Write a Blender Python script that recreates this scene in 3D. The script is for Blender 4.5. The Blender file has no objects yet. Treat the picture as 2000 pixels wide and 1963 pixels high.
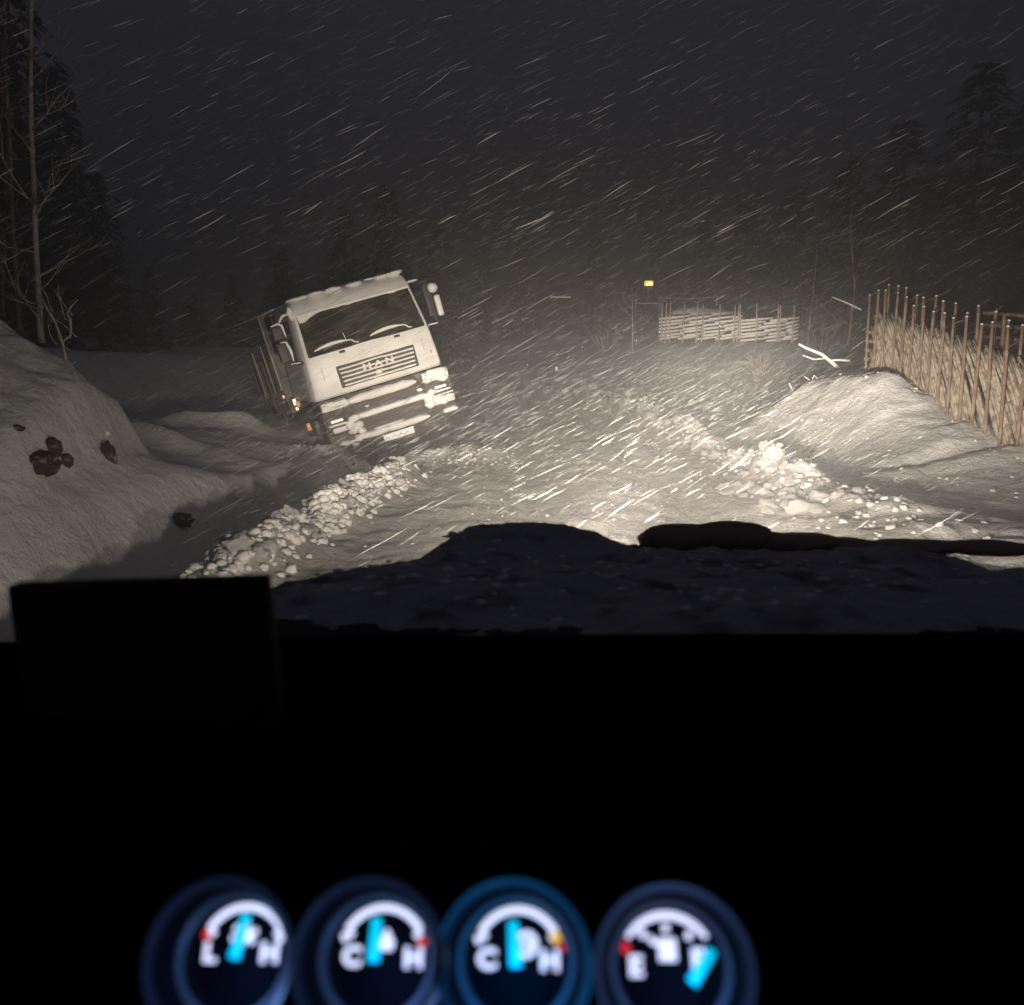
import bpy, bmesh, math, random
from math import sin, cos, tan, radians as R, pi, exp, sqrt, atan2
from mathutils import Vector, Matrix, noise
random.seed(7)
SC = bpy.context.scene
COL = SC.collection

# ------------------------------------------------------------------ camera, sky, exposure
PITCH = R(8.7); CZ = 1.45; FPX = 1700.0
cam_d = bpy.data.cameras.new('camera'); cam = bpy.data.objects.new('camera', cam_d); COL.objects.link(cam)
cam.location = (0, 0, CZ); cam.rotation_euler = (pi/2 - PITCH, 0, 0)
cam_d.sensor_fit = 'HORIZONTAL'; cam_d.sensor_width = 36; cam_d.lens = 36*FPX/2000
cam_d.clip_start = 0.02; cam_d.clip_end = 1500
cam_d.dof.use_dof = True; cam_d.dof.focus_distance = 14; cam_d.dof.aperture_fstop = 5.8
SC.camera = cam
w = bpy.data.worlds.new('World'); SC.world = w; w.use_nodes = True
nt = w.node_tree; bg = nt.nodes['Background']
bg.inputs['Color'].default_value = (0.84, 0.85, 1.16, 1); bg.inputs['Strength'].default_value = 0.046
vs = SC.view_settings; vs.view_transform = 'Standard'; vs.look = 'None'; vs.exposure = 0; vs.gamma = 1
SC.cycles.use_denoising = True
SC.cycles.volume_bounces = 0
SC.cycles.max_bounces = 6
HEAD_POWER = 9800.0
HAZE = 0.0102

def ray(px, py):
    return Vector((0, cos(PITCH), -sin(PITCH))) + Vector(((px-1000)/FPX, 0, 0)) - (py-981.5)/FPX*Vector((0, sin(PITCH), cos(PITCH)))
def at(px, py, Y):                                   # photograph direction taken out to the distance Y
    r = ray(px, py); return Vector((0, 0, CZ)) + r*(Y/r.y)

# ------------------------------------------------------------------ helpers
class MB:
    def __init__(s): s.v = []; s.f = []; s.mi = []; s.m = 0
    def add(s, vs_, fs_):
        b = len(s.v); s.v += [tuple(p) for p in vs_]; s.f += [tuple(i+b for i in f) for f in fs_]; s.mi += [s.m]*len(fs_)
    def box(s, x0, x1, y0, y1, z0, z1, bev=0.0, M=None, jit=0.0):
        bm = bmesh.new(); bmesh.ops.create_cube(bm, size=1)
        for v in bm.verts: v.co = Vector(((x0+x1)/2+v.co.x*(x1-x0), (y0+y1)/2+v.co.y*(y1-y0), (z0+z1)/2+v.co.z*(z1-z0)))
        if bev > 0: bmesh.ops.bevel(bm, geom=bm.edges[:], offset=bev, segments=2, affect='EDGES', profile=0.6)
        s.bm(bm, M)
    def bm(s, bm, M=None):
        bm.verts.index_update()
        s.add([(M @ v.co) if M else v.co.copy() for v in bm.verts], [[v.index for v in f.verts] for f in bm.faces]); bm.free()
    def tube(s, pts, rads, n=7, cap=True):
        pts = [Vector(p) for p in pts]; rings = []
        if not hasattr(rads, '__len__'): rads = [rads]*len(pts)
        for i, p in enumerate(pts):
            d = (pts[min(i+1, len(pts)-1)] - pts[max(i-1, 0)])
            if d.length < 1e-9: d = Vector((0, 0, 1))
            d.normalize(); a = d.orthogonal() if i == 0 else (pa - d*pa.dot(d))
            if a.length < 1e-6: a = d.orthogonal()
            a.normalize(); pa = a; b = d.cross(a)
            rings.append([p + rads[i]*(a*cos(2*pi*k/n) + b*sin(2*pi*k/n)) for k in range(n)])
        fs = []
        for i in range(len(pts)-1):
            for k in range(n): fs.append((i*n+k, i*n+(k+1) % n, (i+1)*n+(k+1) % n, (i+1)*n+k))
        if cap: fs.append(tuple(range(n-1, -1, -1))); fs.append(tuple((len(pts)-1)*n+k for k in range(n)))
        s.add([q for r in rings for q in r], fs)
    def lathe(s, prof, n=32, M=None):                # prof: (radius, height) about local z
        vs_ = []; fs = []
        for (r, z) in prof:
            for k in range(n):
                p = Vector((r*cos(2*pi*k/n), r*sin(2*pi*k/n), z)); vs_.append(M @ p if M else p)
        for i in range(len(prof)-1):
            for k in range(n): fs.append((i*n+k, i*n+(k+1) % n, (i+1)*n+(k+1) % n, (i+1)*n+k))
        s.add(vs_, fs)
    def blob(s, c, r, seed=0, amp=0.3, sub=2, fr=1.3, M=None):
        bm = bmesh.new(); bmesh.ops.create_icosphere(bm, subdivisions=sub, radius=1)
        o = Vector((seed*3.1, seed*1.7, seed*.9))
        for v in bm.verts:
            n_ = v.co.normalized(); k = 1 + amp*noise.noise(n_*fr+o) + amp*.5*noise.noise(n_*fr*2.3+o)
            v.co = Vector((c[0]+n_.x*r[0]*k, c[1]+n_.y*r[1]*k, c[2]+n_.z*r[2]*k))
        s.bm(bm, M)
    def build(s, name, mats, parent=None, smooth=True, ang=None):
        me = bpy.data.meshes.new(name); me.from_pydata(s.v, [], s.f); me.update()
        for m in (mats if isinstance(mats, (list, tuple)) else [mats]): me.materials.append(m)
        for p, k in zip(me.polygons, s.mi): p.material_index = k; p.use_smooth = smooth
        if smooth and ang: me.set_sharp_from_angle(angle=R(ang))
        o = bpy.data.objects.new(name, me); COL.objects.link(o)
        if parent: o.parent = parent
        return o
def empty(name, loc=(0, 0, 0), M=None):
    o = bpy.data.objects.new(name, None); COL.objects.link(o); o.empty_display_size = .3
    if M is not None: o.matrix_world = M
    else: o.location = loc
    return o
def tag(o, label=None, cat=None, group=None, kind=None):
    if label: o['label'] = label
    if cat: o['category'] = cat
    if group: o['group'] = group
    if kind: o['kind'] = kind
    return o
def copy_tree(o, parent=None):
    c = o.copy(); COL.objects.link(c); c.parent = parent
    for ch in [k for k in bpy.data.objects if k.parent == o]: copy_tree(ch, c)
    return c

def mat(name, col, rough=.6, metal=0, bump=None, var=None, emit=None, estr=0, spec=.5):
    m = bpy.data.materials.new(name); m.use_nodes = True; t = m.node_tree; b = t.nodes['Principled BSDF']
    b.inputs['Base Color'].default_value = (*col, 1); b.inputs['Roughness'].default_value = rough; b.inputs['Metallic'].default_value = metal
    b.inputs['Specular IOR Level'].default_value = spec
    if emit: b.inputs['Emission Color'].default_value = (*emit, 1); b.inputs['Emission Strength'].default_value = estr
    tc = t.nodes.new('ShaderNodeTexCoord')
    if var:                                          # (scale, other colour, low, high)
        n_ = t.nodes.new('ShaderNodeTexNoise'); n_.inputs['Scale'].default_value = var[0]; n_.inputs['Detail'].default_value = 5
        t.links.new(tc.outputs['Object'], n_.inputs['Vector'])
        r = t.nodes.new('ShaderNodeValToRGB'); r.color_ramp.elements[0].position = var[2]; r.color_ramp.elements[1].position = var[3]
        r.color_ramp.elements[0].color = (*col, 1); r.color_ramp.elements[1].color = (*var[1], 1)
        t.links.new(n_.outputs['Fac'], r.inputs['Fac']); t.links.new(r.outputs['Color'], b.inputs['Base Color'])
    if bump:
        prev = None
        for (sc_, dist) in bump:
            n_ = t.nodes.new('ShaderNodeTexNoise'); n_.inputs['Scale'].default_value = sc_; n_.inputs['Detail'].default_value = 6
            t.links.new(tc.outputs['Object'], n_.inputs['Vector'])
            bp = t.nodes.new('ShaderNodeBump'); bp.inputs['Distance'].default_value = dist; bp.inputs['Strength'].default_value = 1
            t.links.new(n_.outputs['Fac'], bp.inputs['Height'])
            if prev: t.links.new(prev.outputs['Normal'], bp.inputs['Normal'])
            prev = bp
        t.links.new(prev.outputs['Normal'], b.inputs['Normal'])
    return m
M_ = dict(
 snow=mat('snow', (.74, .73, .71), .75, bump=[(2.2, .035), (9, .035), (38, .014), (120, .005)], var=(1.3, (.60, .585, .56), .42, .72)),
 packed=mat('packed_snow', (.50, .47, .43), .7, bump=[(3, .03), (11, .03), (40, .012), (130, .005)], var=(1.8, (.36, .335, .30), .40, .70)),
 clod=mat('clod_snow', (.62, .605, .58), .85, bump=[(14, .02), (60, .006)]),
 wetsnow=mat('crusted_snow', (.80, .78, .74), .75, bump=[(7, .012), (40, .004)]),
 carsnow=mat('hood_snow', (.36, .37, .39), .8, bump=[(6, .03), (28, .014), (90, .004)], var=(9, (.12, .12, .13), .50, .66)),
 brownice=mat('brown_ice', (.28, .17, .13), .7, bump=[(20, .01)], var=(14, (.30, .22, .18), .45, .7)),  # brown throughout, with random patches a little paler
 cab=mat('cab_paint', (.72, .70, .66), .45, bump=[(5, .006), (22, .003)], var=(3.5, (.63, .60, .56), .4, .75)),
 black=mat('black_plastic', (.03, .03, .03), .55, bump=[(30, .002)]),
 dark=mat('dark_underbody', (.055, .05, .045), .8, bump=[(12, .01)], var=(8, (.22, .20, .18), .52, .75)),
 grille=mat('grille_dark', (.07, .06, .05), .7),
 glass=mat('dark_windscreen', (.02, .02, .014), .25, var=(3.0, (.07, .066, .045), .42, .72)),
 plate=mat('number_plate', (.95, .95, .95), .5, metal=.0),
 plateink=mat('plate_smudge', (.42, .42, .42), .7),
 chrome=mat('lamp_reflector', (.95, .93, .88), .28, metal=1),
 lampglass=mat('lamp_lens', (.9, .9, .88), .12, metal=.6),
 rubber=mat('rubber', (.035, .034, .033), .85, var=(6, (.16, .15, .14), .55, .8)),
 steel=mat('body_steel', (.10, .095, .085), .7, var=(2.5, (.22, .20, .18), .45, .75)),
 stake=mat('stake_wood', (.20, .125, .085), .85, bump=[(25, .004)], var=(7, (.34, .26, .20), .5, .72)),
 pole=mat('split_pole_wood', (.47, .41, .33), .9, bump=[(30, .010)], var=(9, (.20, .14, .10), .44, .64)),
 bark=mat('bark', (.13, .105, .085), .9, bump=[(12, .01)], var=(4, (.30, .27, .24), .5, .68)),
 birch=mat('pale_bark', (.42, .38, .33), .9, bump=[(9, .01)], var=(5, (.14, .11, .09), .45, .68)),
 twig=mat('frosted_twig', (.55, .50, .44), .9, var=(9, (.26, .21, .17), .45, .7)),
 needle=mat('spruce_needles', (.060, .055, .040), .9, var=(1.2, (.10, .08, .065), .4, .7)),
 stone=mat('rough_stone', (.055, .045, .036), .9, bump=[(9, .03)], var=(16, (.26, .24, .21), .56, .68)),
 wall=mat('plank_wall', (.05, .04, .035), .85, bump=[(10, .005)]),
 yellow=mat('lantern_glow', (.9, .7, .3), .5, emit=(1, .70, .22), estr=1.1),
 strip=mat('window_glow', (.9, .8, .4), .5, emit=(.95, .82, .38), estr=.32),
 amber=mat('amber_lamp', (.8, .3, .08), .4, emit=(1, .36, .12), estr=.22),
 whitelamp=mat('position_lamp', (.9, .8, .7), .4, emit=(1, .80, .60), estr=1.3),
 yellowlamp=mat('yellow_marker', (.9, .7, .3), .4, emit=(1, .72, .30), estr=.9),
 reflector=mat('reflector', (.9, .9, .9), .3, emit=(1, .94, .80), estr=.9),  # emission stands in for headlight light returned by the reflectors
 dash=mat('dash_vinyl', (.0035, .0035, .005), .9, bump=[(120, .0006)], spec=.0),
 bezel=mat('gauge_bezel', (.10, .11, .15), .42),
 face=mat('gauge_face', (.006, .007, .012), .8, spec=.05),
 gwhite=mat('gauge_white', (.5, .5, .6), .5, emit=(.70, .74, 1.0), estr=1.35),
 gcyan=mat('gauge_cyan', (.0, .5, .8), .5, emit=(0.0, .62, 1.0), estr=1.1),
 gred=mat('gauge_red', (.6, .02, .02), .5, emit=(.85, .03, .05), estr=.75),
 gyel=mat('gauge_yellow', (.8, .5, .05), .5, emit=(1, .55, .06), estr=1.0),
)
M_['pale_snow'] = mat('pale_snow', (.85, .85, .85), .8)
M_['pale_flake'] = mat('pale_flake', (.42, .415, .41), .9)  # same snow, lightened to offset the weak light above the beam
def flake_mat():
    m = mat('flake', (.17, .165, .16), .9); return m  # snow darkened to hold back the beam's glare on thick slivers
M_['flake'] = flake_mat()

# ------------------------------------------------------------------ terrain
def ss(a, b, x):
    t = min(1, max(0, (x-a)/(b-a))); return t*t*(3-2*t)
def xr(y): return 3.4 - (0.0185*(y-20)**1.5 if y > 20 else 0)
def xl(y): return -1.92 + .085*(min(y, 14)-6) if y < 14 else -1.24 - (0.0185*(y-20)**1.5 if y > 20 else 0)
def fence_base(y): return min(1.28, max(.22, .30 + (y-11)*.195))
def H(x, y):
    n1 = noise.noise(Vector((x*.35, y*.35, 0))); n2 = noise.noise(Vector((x*1.3, y*1.3, 3))); n3 = noise.noise(Vector((x*3.6, y*3.6, 8)))
    h = 0.0
    R_ = xr(y); L_ = xl(y)
    # right of the road
    d = x - R_
    h += .10*ss(0, 1.2, d)*ss(14, 11, y) - .42*ss(.2, .8, d)*ss(11.5, 14, y)*ss(45, 30, y)*(1-ss(3.7, 5.2, x+.22*(y-14))*ss(18.8, 15.9, y))
    rw = (.26+.10*ss(13, 18, y)) if y > 11 else .26+.55*(11-y)/4
    ridge = exp(-((d-.1)/rw)**2)*(.27+.33*ss(14, 24, y) if y > 11 else .25-.035*(11-y))
    h += ridge*(1+.9*n2+.5*n3)
    # mound that carries the near fence
    my = ss(8.8, 12.5, y)*ss(19.5, 15.8, y)
    mx = ss(3.9, 6.35-.1*max(0, 14-y), x + .22*(y-14))
    h += (fence_base(y))*mx*ss(9.5, 11.2, y)*ss(18.8, 15.9, y)*ss(14, 9, x) + .30*exp(-((x-6.0)/.75)**2-((y-14.2)/1.1)**2)
    h += .22*mx*ss(11.5, 9.5, y)
    h += .16*exp(-((x-5.75)/.55)**2-((y-14.6)/.9)**2) + mx*my*(.10*max(0, noise.noise(Vector((x*1.9, y*1.9, 21))))*1.5 + .05*noise.noise(Vector((x*4.5, y*4.5, 22)))) + .10*exp(-((x-6.15)/.45)**2-((y-14.0)/.5)**2)
    # smooth drive track at the foot of the mound
    h += -.10*exp(-((y-11.55-.02*(x-5))/.28)**2)*ss(3.9, 4.6, x)*ss(8, 7, x) + .09*exp(-((y-10.95)/.35)**2)*ss(3.9, 4.5, x)*ss(8, 6, x)
    # dip and rise behind
    if y > 17: h += -.30*ss(17, 22, y)*ss(34, 26, y)*ss(.8, 2.4, d) + 2.75*ss(23, 38, y)*ss(R_, R_+4.6, x)
    if y > 40: h += 1.2*ss(40, 70, y)
    # left of the road
    e = L_ - x
    if y < 13.6: h += (.17+.09*ss(6.5, 9, y))*exp(-((e-.02)/.27)**2)*ss(3.0, 4.5, y)*ss(12.3, 10.9, y)*(1+.8*n2+.5*n3)
    h += -.38*ss(.3, .8, e)*ss(1.75, 1.2, e + .12*n2) + .16*ss(1.05, 1.3, e+.12*n2) + .35*ss(1.5, 5, e)*ss(7, 11, y) + .42*ss(1.15, 2.2, e)*ss(11, 8, y)
    # big bank on the left
    bx = x+.12*(y-8.3); PB = ((-9999, 1.55), (-7, 1.55), (-5.1, 1.42), (-4.75, 1.16), (-4.35, .82), (-4.06, .66), (-3.93, .36), (-3.84, .08), (-3.6, 0), (9999, 0))
    for (a, za), (c, zc) in zip(PB, PB[1:]):
        if a <= bx < c: bank = za+(zc-za)*(bx-a)/(c-a); break
    h += bank*(1+.12*n2+.07*n3+.10*max(0, noise.noise(Vector((x*2.1, y*2.1, 31)))))*exp(-(abs((y-8.5)/(2.0 if y < 8.5 else 1.3)))**4) + 1.4*ss(-7.5, -10.5, x)*ss(3, 9, y)
    h += .15*exp(-((y-15.6-.35*(x+6))/.45)**2)*ss(-10, -8, x)*ss(-3.9, -4.8, x)*(1+n2) + .14*exp(-((y-12.6+.5*(x+5))/.35)**2)*ss(-6.5, -5.6, x)*ss(-3.4, -4.2, x)*(1+n2)
    # snow shoved up round the truck
    h += .15*exp(-((x+.75)/.7)**2-((y-14.5)/.6)**2)*(1+.8*n3) + .16*exp(-((x+2.3)/1.1)**2-((y-14.35)/.5)**2)*(1+n3)
    h += -.10*exp(-((x+3.4)/.9)**2-((y-15)/2)**2)
    # general unevenness, smoother with distance
    onroad = ss(0, .5, x-L_)*ss(0, -.5, x-R_)
    h += .07*n1*(1-.5*onroad) + .035*n2 + .022*n3*(1.25 if onroad > .5 else .8)
    if 4 < y < 22 and -7 < x < 9: h += .016*noise.noise(Vector((x*7.5, y*6, 41))) + .010*abs(noise.noise(Vector((x*15, y*12, 43))))
    if onroad > .1:                                                        # ruts and lumps on the road
        h += onroad*(-.08*exp(-((x-.15-.03*(y-8))/.24)**2)-.08*exp(-((x-1.9-.02*(y-8))/.24)**2)+.015*exp(-((x-1.0-.025*(y-8))/.3)**2)*(1+n3))
        h += onroad*(.06*max(0, noise.noise(Vector((x*4, y*2.2, 1))))+.025*noise.noise(Vector((x*8, y*5, 2))))
    if y < 3.5: h *= ss(0.5, 3.5, y)
    return h
def axis(lo, a, b, hi, st, gr=1.09):
    out = []; x = a
    while x <= b: out.append(x); x += st
    s = st; x = b
    while x < hi: s *= gr; x += s; out.append(x)
    s = st; x = a
    while x > lo: s *= gr; x -= s; out.insert(0, x)
    return out
g = MB(); XS = axis(-320, -4.8, 7.6, 320, .07); YS = axis(-60, 5.2, 17.2, 520, .07, 1.06)
g.v = [(x, y, H(x, y)) for y in YS for x in XS]; nx = len(XS)
rd = MB(); idx = {}
def rv(n):
    if n not in idx: idx[n] = len(rd.v); rd.v.append(g.v[n])
    return idx[n]
for j in range(len(YS)-1):
    for i in range(nx-1):
        q = (j*nx+i, j*nx+i+1, (j+1)*nx+i+1, (j+1)*nx+i); cx = (XS[i]+XS[i+1])/2; cy = (YS[j]+YS[j+1])/2
        if -30 < cy < 140 and xl(cy)+.12+.08*noise.noise(Vector((0, cy*2, 7))) < cx < xr(cy)-.10+.10*noise.noise(Vector((3, cy*2, 9))): rd.f.append(tuple(rv(n) for n in q))
        else: g.f.append(q)
g.mi = [0]*len(g.f); rd.mi = [0]*len(rd.f)
tag(g.build('ground', M_['snow']), kind='structure'); tag(rd.build('road', M_['packed']), kind='structure')

def hface(px_, py_):                                   # where a line of sight meets the ground
    r = ray(px_, py_); t = 1.0; c = Vector((0, 0, CZ))
    while t < 80:
        p = c+r*t
        if p.z < H(p.x, p.y): return p
        t += .02
    return p
# ------------------------------------------------------------------ snow clods
CG1 = 'loose snow clods along the plough ridges'
protos = []
def clod_mesh(seed):
    b = MB(); b.blob((0, 0, 0), (1, .85, .78), seed, .50, 3, 1.7); o = b.build('snow_clod', M_['clod']); return o
CLP = [clod_mesh(i+1) for i in range(6)]
used = set()
def put_clod(x, y, r, lab, grp, name='snow_clod'):
    k = random.randrange(6)
    if k in used: o = CLP[k].copy(); COL.objects.link(o)
    else: o = CLP[k]; used.add(k)
    o.location = (x, y, H(x, y)+r*.08); o.scale = (r*random.uniform(.75, 1.35), r*random.uniform(.7, 1.2), r*random.uniform(.6, 1.05)); o.rotation_euler = (random.uniform(-.4, .4), random.uniform(-.4, .4), random.uniform(0, 6.28))
    tag(o, lab, 'snow clod', grp); return o
o = put_clod(2.85, 8.45, .145, 'biggest round snow clod on the road side of the right ridge, just above the hood', None)
o = put_clod(3.48, 8.75, .10, 'pointed snow clod standing alone right of the big round clod', None)
o = put_clod(-.50, 12.2, .07, 'small lone snow clod on the open road in front of the truck', None)
for i in range(58):
    y = random.triangular(8.1, 12.5, 8.8); x = xr(y)-.25+random.gauss(0, .32)
    put_clod(x, y, random.uniform(.04, .095), 'rounded snow clod in the heap at the near end of the right plough ridge', 'snow clods heaped at the near end of the right ridge')
for i in range(96):
    y = random.triangular(11.8, 46, 14); put_clod(xr(y)+random.gauss(0, .13), y, random.uniform(.06, .12)*(1+.02*(y-12)), 'snow clod on the narrow plough ridge along the right road edge', 'snow clods strung along the right road edge')
for i in range(64):
    y = random.uniform(5.6, 11.6); put_clod(xl(y)-.02+random.gauss(0, .14), y, random.uniform(.04, .10), 'snow clod on the plough ridge left of the road in front of the truck', 'snow clods on the left plough ridge')
for i in range(26):
    y = random.uniform(13.0, 14.2); put_clod(random.uniform(-3.4, -.3), y, random.uniform(.03, .06), 'snow clod shoved up under the nose of the truck', 'snow clods shoved up by the truck')
def crumbs():
    b = MB(); tmpl = []
    for s in range(5):
        q = MB(); q.blob((0, 0, 0), (1, .9, .8), s+20, .55, 2, 1.7); tmpl.append((q.v, q.f))
    def one(x, y, r):
        v, f = random.choice(tmpl); a = random.uniform(0, 6.28); c, s_ = cos(a), sin(a); z = H(x, y)+r*.05
        b.add([(x+r*(p[0]*c-p[1]*s_), y+r*(p[0]*s_+p[1]*c), z+r*p[2]) for p in v], f)
    for i in range(1100):
        y = random.triangular(5.2, 40, 9); one(xr(y)-.05+random.gauss(0, .12+.24*ss(11, 8.5, y)), y, random.uniform(.012, .05))
    for i in range(1000):
        y = random.triangular(4.8, 11.9, 8); one(xl(y)-.0+random.gauss(0, .15), y, random.uniform(.012, .055))
    for i in range(260):
        y = random.uniform(7, 18); one(random.uniform(xl(y), xr(y)), y, random.uniform(.006, .022))
    for i in range(160):
        y = random.uniform(9, 16); one(random.uniform(3.6, 7), y, random.uniform(.01, .035))
    for i in range(300): one(random.uniform(-3.6, .2), random.gauss(13.9, .35), random.uniform(.012, .035))
    return b.build('snow_crumbs', M_['clod'])
tag(crumbs(), 'fine crumbled snow scattered over road, ridges and banks', 'snow crumbs', kind='stuff')

# ------------------------------------------------------------------ truck
TA, TR_ = R(22), R(16)
TO = at(744, 748, 15.0)
X = Vector((cos(TA), sin(TA), 0)); D = Vector((-sin(TA), cos(TA), 0)); Z = Vector((0, 0, 1))
X2 = X*cos(TR_)+Z*sin(TR_); Z2 = Z*cos(TR_)-X*sin(TR_)
TM = Matrix(((X2.x, D.x, Z2.x, TO.x), (X2.y, D.y, Z2.y, TO.y), (X2.z, D.z, Z2.z, TO.z), (0, 0, 0, 1)))
truck = empty('truck', M=TM)
tag(truck, 'white flat-nosed lorry plastered with snow, leaning to its side off the road edge', 'truck')
def cab():
    b = MB()
    #       z     halfw  yfront
    rows = [(0.0, 1.165, .02), (.06, 1.185, .0), (.30, 1.175, .0), (.60, 1.15, .005), (.735, 1.14, .02), (1.40, 1.085, .24), (1.50, 1.075, .27), (1.62, 1.05, .36), (1.70, .98, .50), (1.745, .80, .75)]
    def prof(hw, yf):
        pts = [(-hw, 2.25), (-hw, 1.42), (-hw, .62), (-hw, yf+.30), (-hw*.985, yf+.12), (-hw*.955, yf+.04), (-hw*.90, yf+.01), (-hw*.45, yf), (0, yf-.01), (hw*.45, yf)]
        return pts + [(-x, y) for x, y in reversed(pts[:7])]
    n = None; vs_ = []
    for (z, hw, yf) in rows:
        p = prof(hw, yf); n = len(p); vs_ += [(x, y, z) for x, y in p]
    fs = []
    for j in range(len(rows)-1):
        for i in range(n-1):
            if j == 4 and 6 <= i <= 9: continue             # windscreen opening
            if j == 4 and i in (1, 15-0) and i == 1: continue  # door window
            if j == 4 and i == n-3: continue
            fs.append((j*n+i, j*n+i+1, (j+1)*n+i+1, (j+1)*n+i))
    top = len(vs_); vs_ += [(0, 1.0, 1.765), (0, 2.2, 1.76)]
    l = len(rows)-1
    for i in range(n-1): fs.append((l*n+i, l*n+i+1, top))
    fs.append((l*n+n-1, l*n, top+1)); fs.append((l*n+n-1, top+1, top)); fs.append((l*n, top, top+1))
    fs.append(tuple(j*n for j in range(len(rows))) + (top+1,) + tuple(j*n+n-1 for j in range(len(rows)-1, -1, -1)))
    fs.append(tuple(range(n)))
    b.add(vs_, fs)
    o = b.build('cab', M_['cab'], truck, ang=40)
    md = o.modifiers.new('b', 'BEVEL'); md.width = .012; md.segments = 2; md.limit_method = 'ANGLE'; md.angle_limit = R(30)
    return o
cabo = cab()
def quad_pane(name, pts, parent, m, th=.02, nrm=None, seg=6):
    b = MB(); p = [Vector(q) for q in pts]; n = (p[1]-p[0]).cross(p[3]-p[0]).normalized()
    if nrm and n.dot(Vector(nrm)) < 0: n = -n
    b.add(p + [q-n*th for q in p], [(0, 1, 2, 3), (7, 6, 5, 4), (0, 4, 5, 1), (1, 5, 6, 2), (2, 6, 7, 3), (3, 7, 4, 0)])
    return b.build(name, m, parent, smooth=False)
quad_pane('windscreen', [(-1.05, .050, .70), (1.05, .050, .70), (1.0, .275, 1.43), (-1.0, .275, 1.43)], truck, M_['glass'], nrm=(0, -1, 0))
for s in (-1, 1): quad_pane('side_window', [(s*1.12, .60, .72), (s*1.12, 1.44, .72), (s*1.065, 1.44, 1.42), (s*1.065, .60, 1.42)], truck, M_['glass'], nrm=(s, 0, 0))
# rubber frame round the windscreen with snow creeping in from the roof
b = MB()
b.tube([(-1.03, .028, .735), (1.03, .028, .735)], .018, 6)
for s in (-1, 1): b.tube([(s*1.03, .028, .735), (s*.975, .245, 1.40)], .014, 6)
b.tube([(-.975, .245, 1.40), (.975, .245, 1.40)], .012, 6); b.build('window_seal', M_['black'], truck)
b = MB()
N = 60; top = []; bot = []
for i in range(N+1):
    x = -.99+1.98*i/N; dz = .012 + .035*max(0, noise.noise(Vector((x*5, 0, 2)))) + (.10*ss(-.55, -.99, x))
    top.append((x, .235, 1.44)); bot.append((x, .232-.33*dz, 1.425-dz-.01))
for i in range(N): b.add([top[i], top[i+1], bot[i+1], bot[i], (top[i][0], .215, 1.44), (top[i+1][0], .215, 1.44), (bot[i+1][0], bot[i+1][1]-.035, bot[i+1][2]), (bot[i][0], bot[i][1]-.035, bot[i][2])], [(4, 5, 6, 7), (7, 6, 2, 3)])
# thick snow crust on roof front
for i in range(26):
    x = random.uniform(-.92, .92); b.blob((x, random.uniform(.45, .9), 1.70), (.16, .2, .045), i, .3, 2)
b.build('roof_snow', M_['wetsnow'], truck)
# wipers loaded with snow
for (x0, x1) in ((-.93, -.16), (.05, .80)):
    b = MB(); P = lambda x, z: (x, .012+(z-.735)*.33, z)
    b.tube([P(x0, .775), P((x0+x1)/2, .815), P(x1-.12, .80), P(x1, .74)], .013, 6)
    wp = b.build('wiper', M_['black'], truck)
    b = MB(); n_ = 14
    pts = []; rd = []
    for i in range(n_+1):
        t = i/n_; x = x0+(x1-x0)*t; pts.append((x, .0+.02*sin(t*pi), .80+.055*sin(pi*t)**.8+(.0 if t < .9 else -.04))); rd.append(.006+.026*sin(pi*min(1, t*1.25))**.6 if t < .8 else .012)
    b.tube(pts, rd, 8); b.build('snow_on_wiper', M_['wetsnow'], wp)
    b = MB(); b.box(x0+.40, x0+.50, -.025, .02, .66, .70, .012); b.build('wiper_spindle', M_['black'], wp)
b = MB(); b.tube([(-.35, .03, .86), (-.37, .03, .98)], .006, 5); b.build('washer_jet', M_['wetsnow'], truck)
# grille
b = MB(); b.box(-.66, .74, -.012, .02, .095, .47, .02); gr = b.build('grille', M_['grille'], truck, ang=40)
for k in range(5):
    z = .135+k*.069; b = MB(); ins = .012*(4-k)*.5
    pts = []
    for i in range(25):
        x = -.625+ins+(1.33-2*ins)*i/24; lift = .018*exp(-((x-.04)/.22)**2)*(1 if k == 4 else 0) + .004*noise.noise(Vector((x*6, k, 0))); pts.append((x, -.035, z+lift))
    bm = [Vector(p) for p in pts]; vv = []; ff = []
    for i, p in enumerate(bm):
        hh = .0165+.004*noise.noise(Vector((p.x*8, k*3, 5))); vv += [(p.x, -.018, p.z-hh), (p.x, -.042, p.z-hh*.7), (p.x, -.046, p.z+hh*.3), (p.x, -.034, p.z+hh), (p.x, -.012, p.z+hh)]
    for i in range(24):
        for j in range(4): ff.append((i*5+j, (i+1)*5+j, (i+1)*5+j+1, i*5+j+1))
    ff += [(0, 1, 2, 3, 4), tuple(24*5+j for j in (4, 3, 2, 1, 0))]
    b.add(vv, ff); b.build('slat', M_['wetsnow'], gr, ang=50)
OFF = [.02]
def text_mesh(s, size, depth):
    cu = bpy.data.curves.new('t', 'FONT'); cu.body = s; cu.size = size; cu.extrude = depth; cu.align_x = 'CENTER'; cu.align_y = 'CENTER'; cu.offset = size*OFF[0]
    o = bpy.data.objects.new('t', cu); COL.objects.link(o); dg = bpy.context.evaluated_depsgraph_get()
    me = bpy.data.meshes.new_from_object(o.evaluated_get(dg)); bpy.data.objects.remove(o); return me
me = text_mesh('M A N', .135, .014)
for v in me.vertices: v.co.x *= 1.5
me.materials.append(M_['wetsnow']); o = bpy.data.objects.new('lettering', me); COL.objects.link(o); o.parent = gr
o.location = (.04, -.062, .335); o.rotation_euler = (pi/2, 0, 0)
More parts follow.
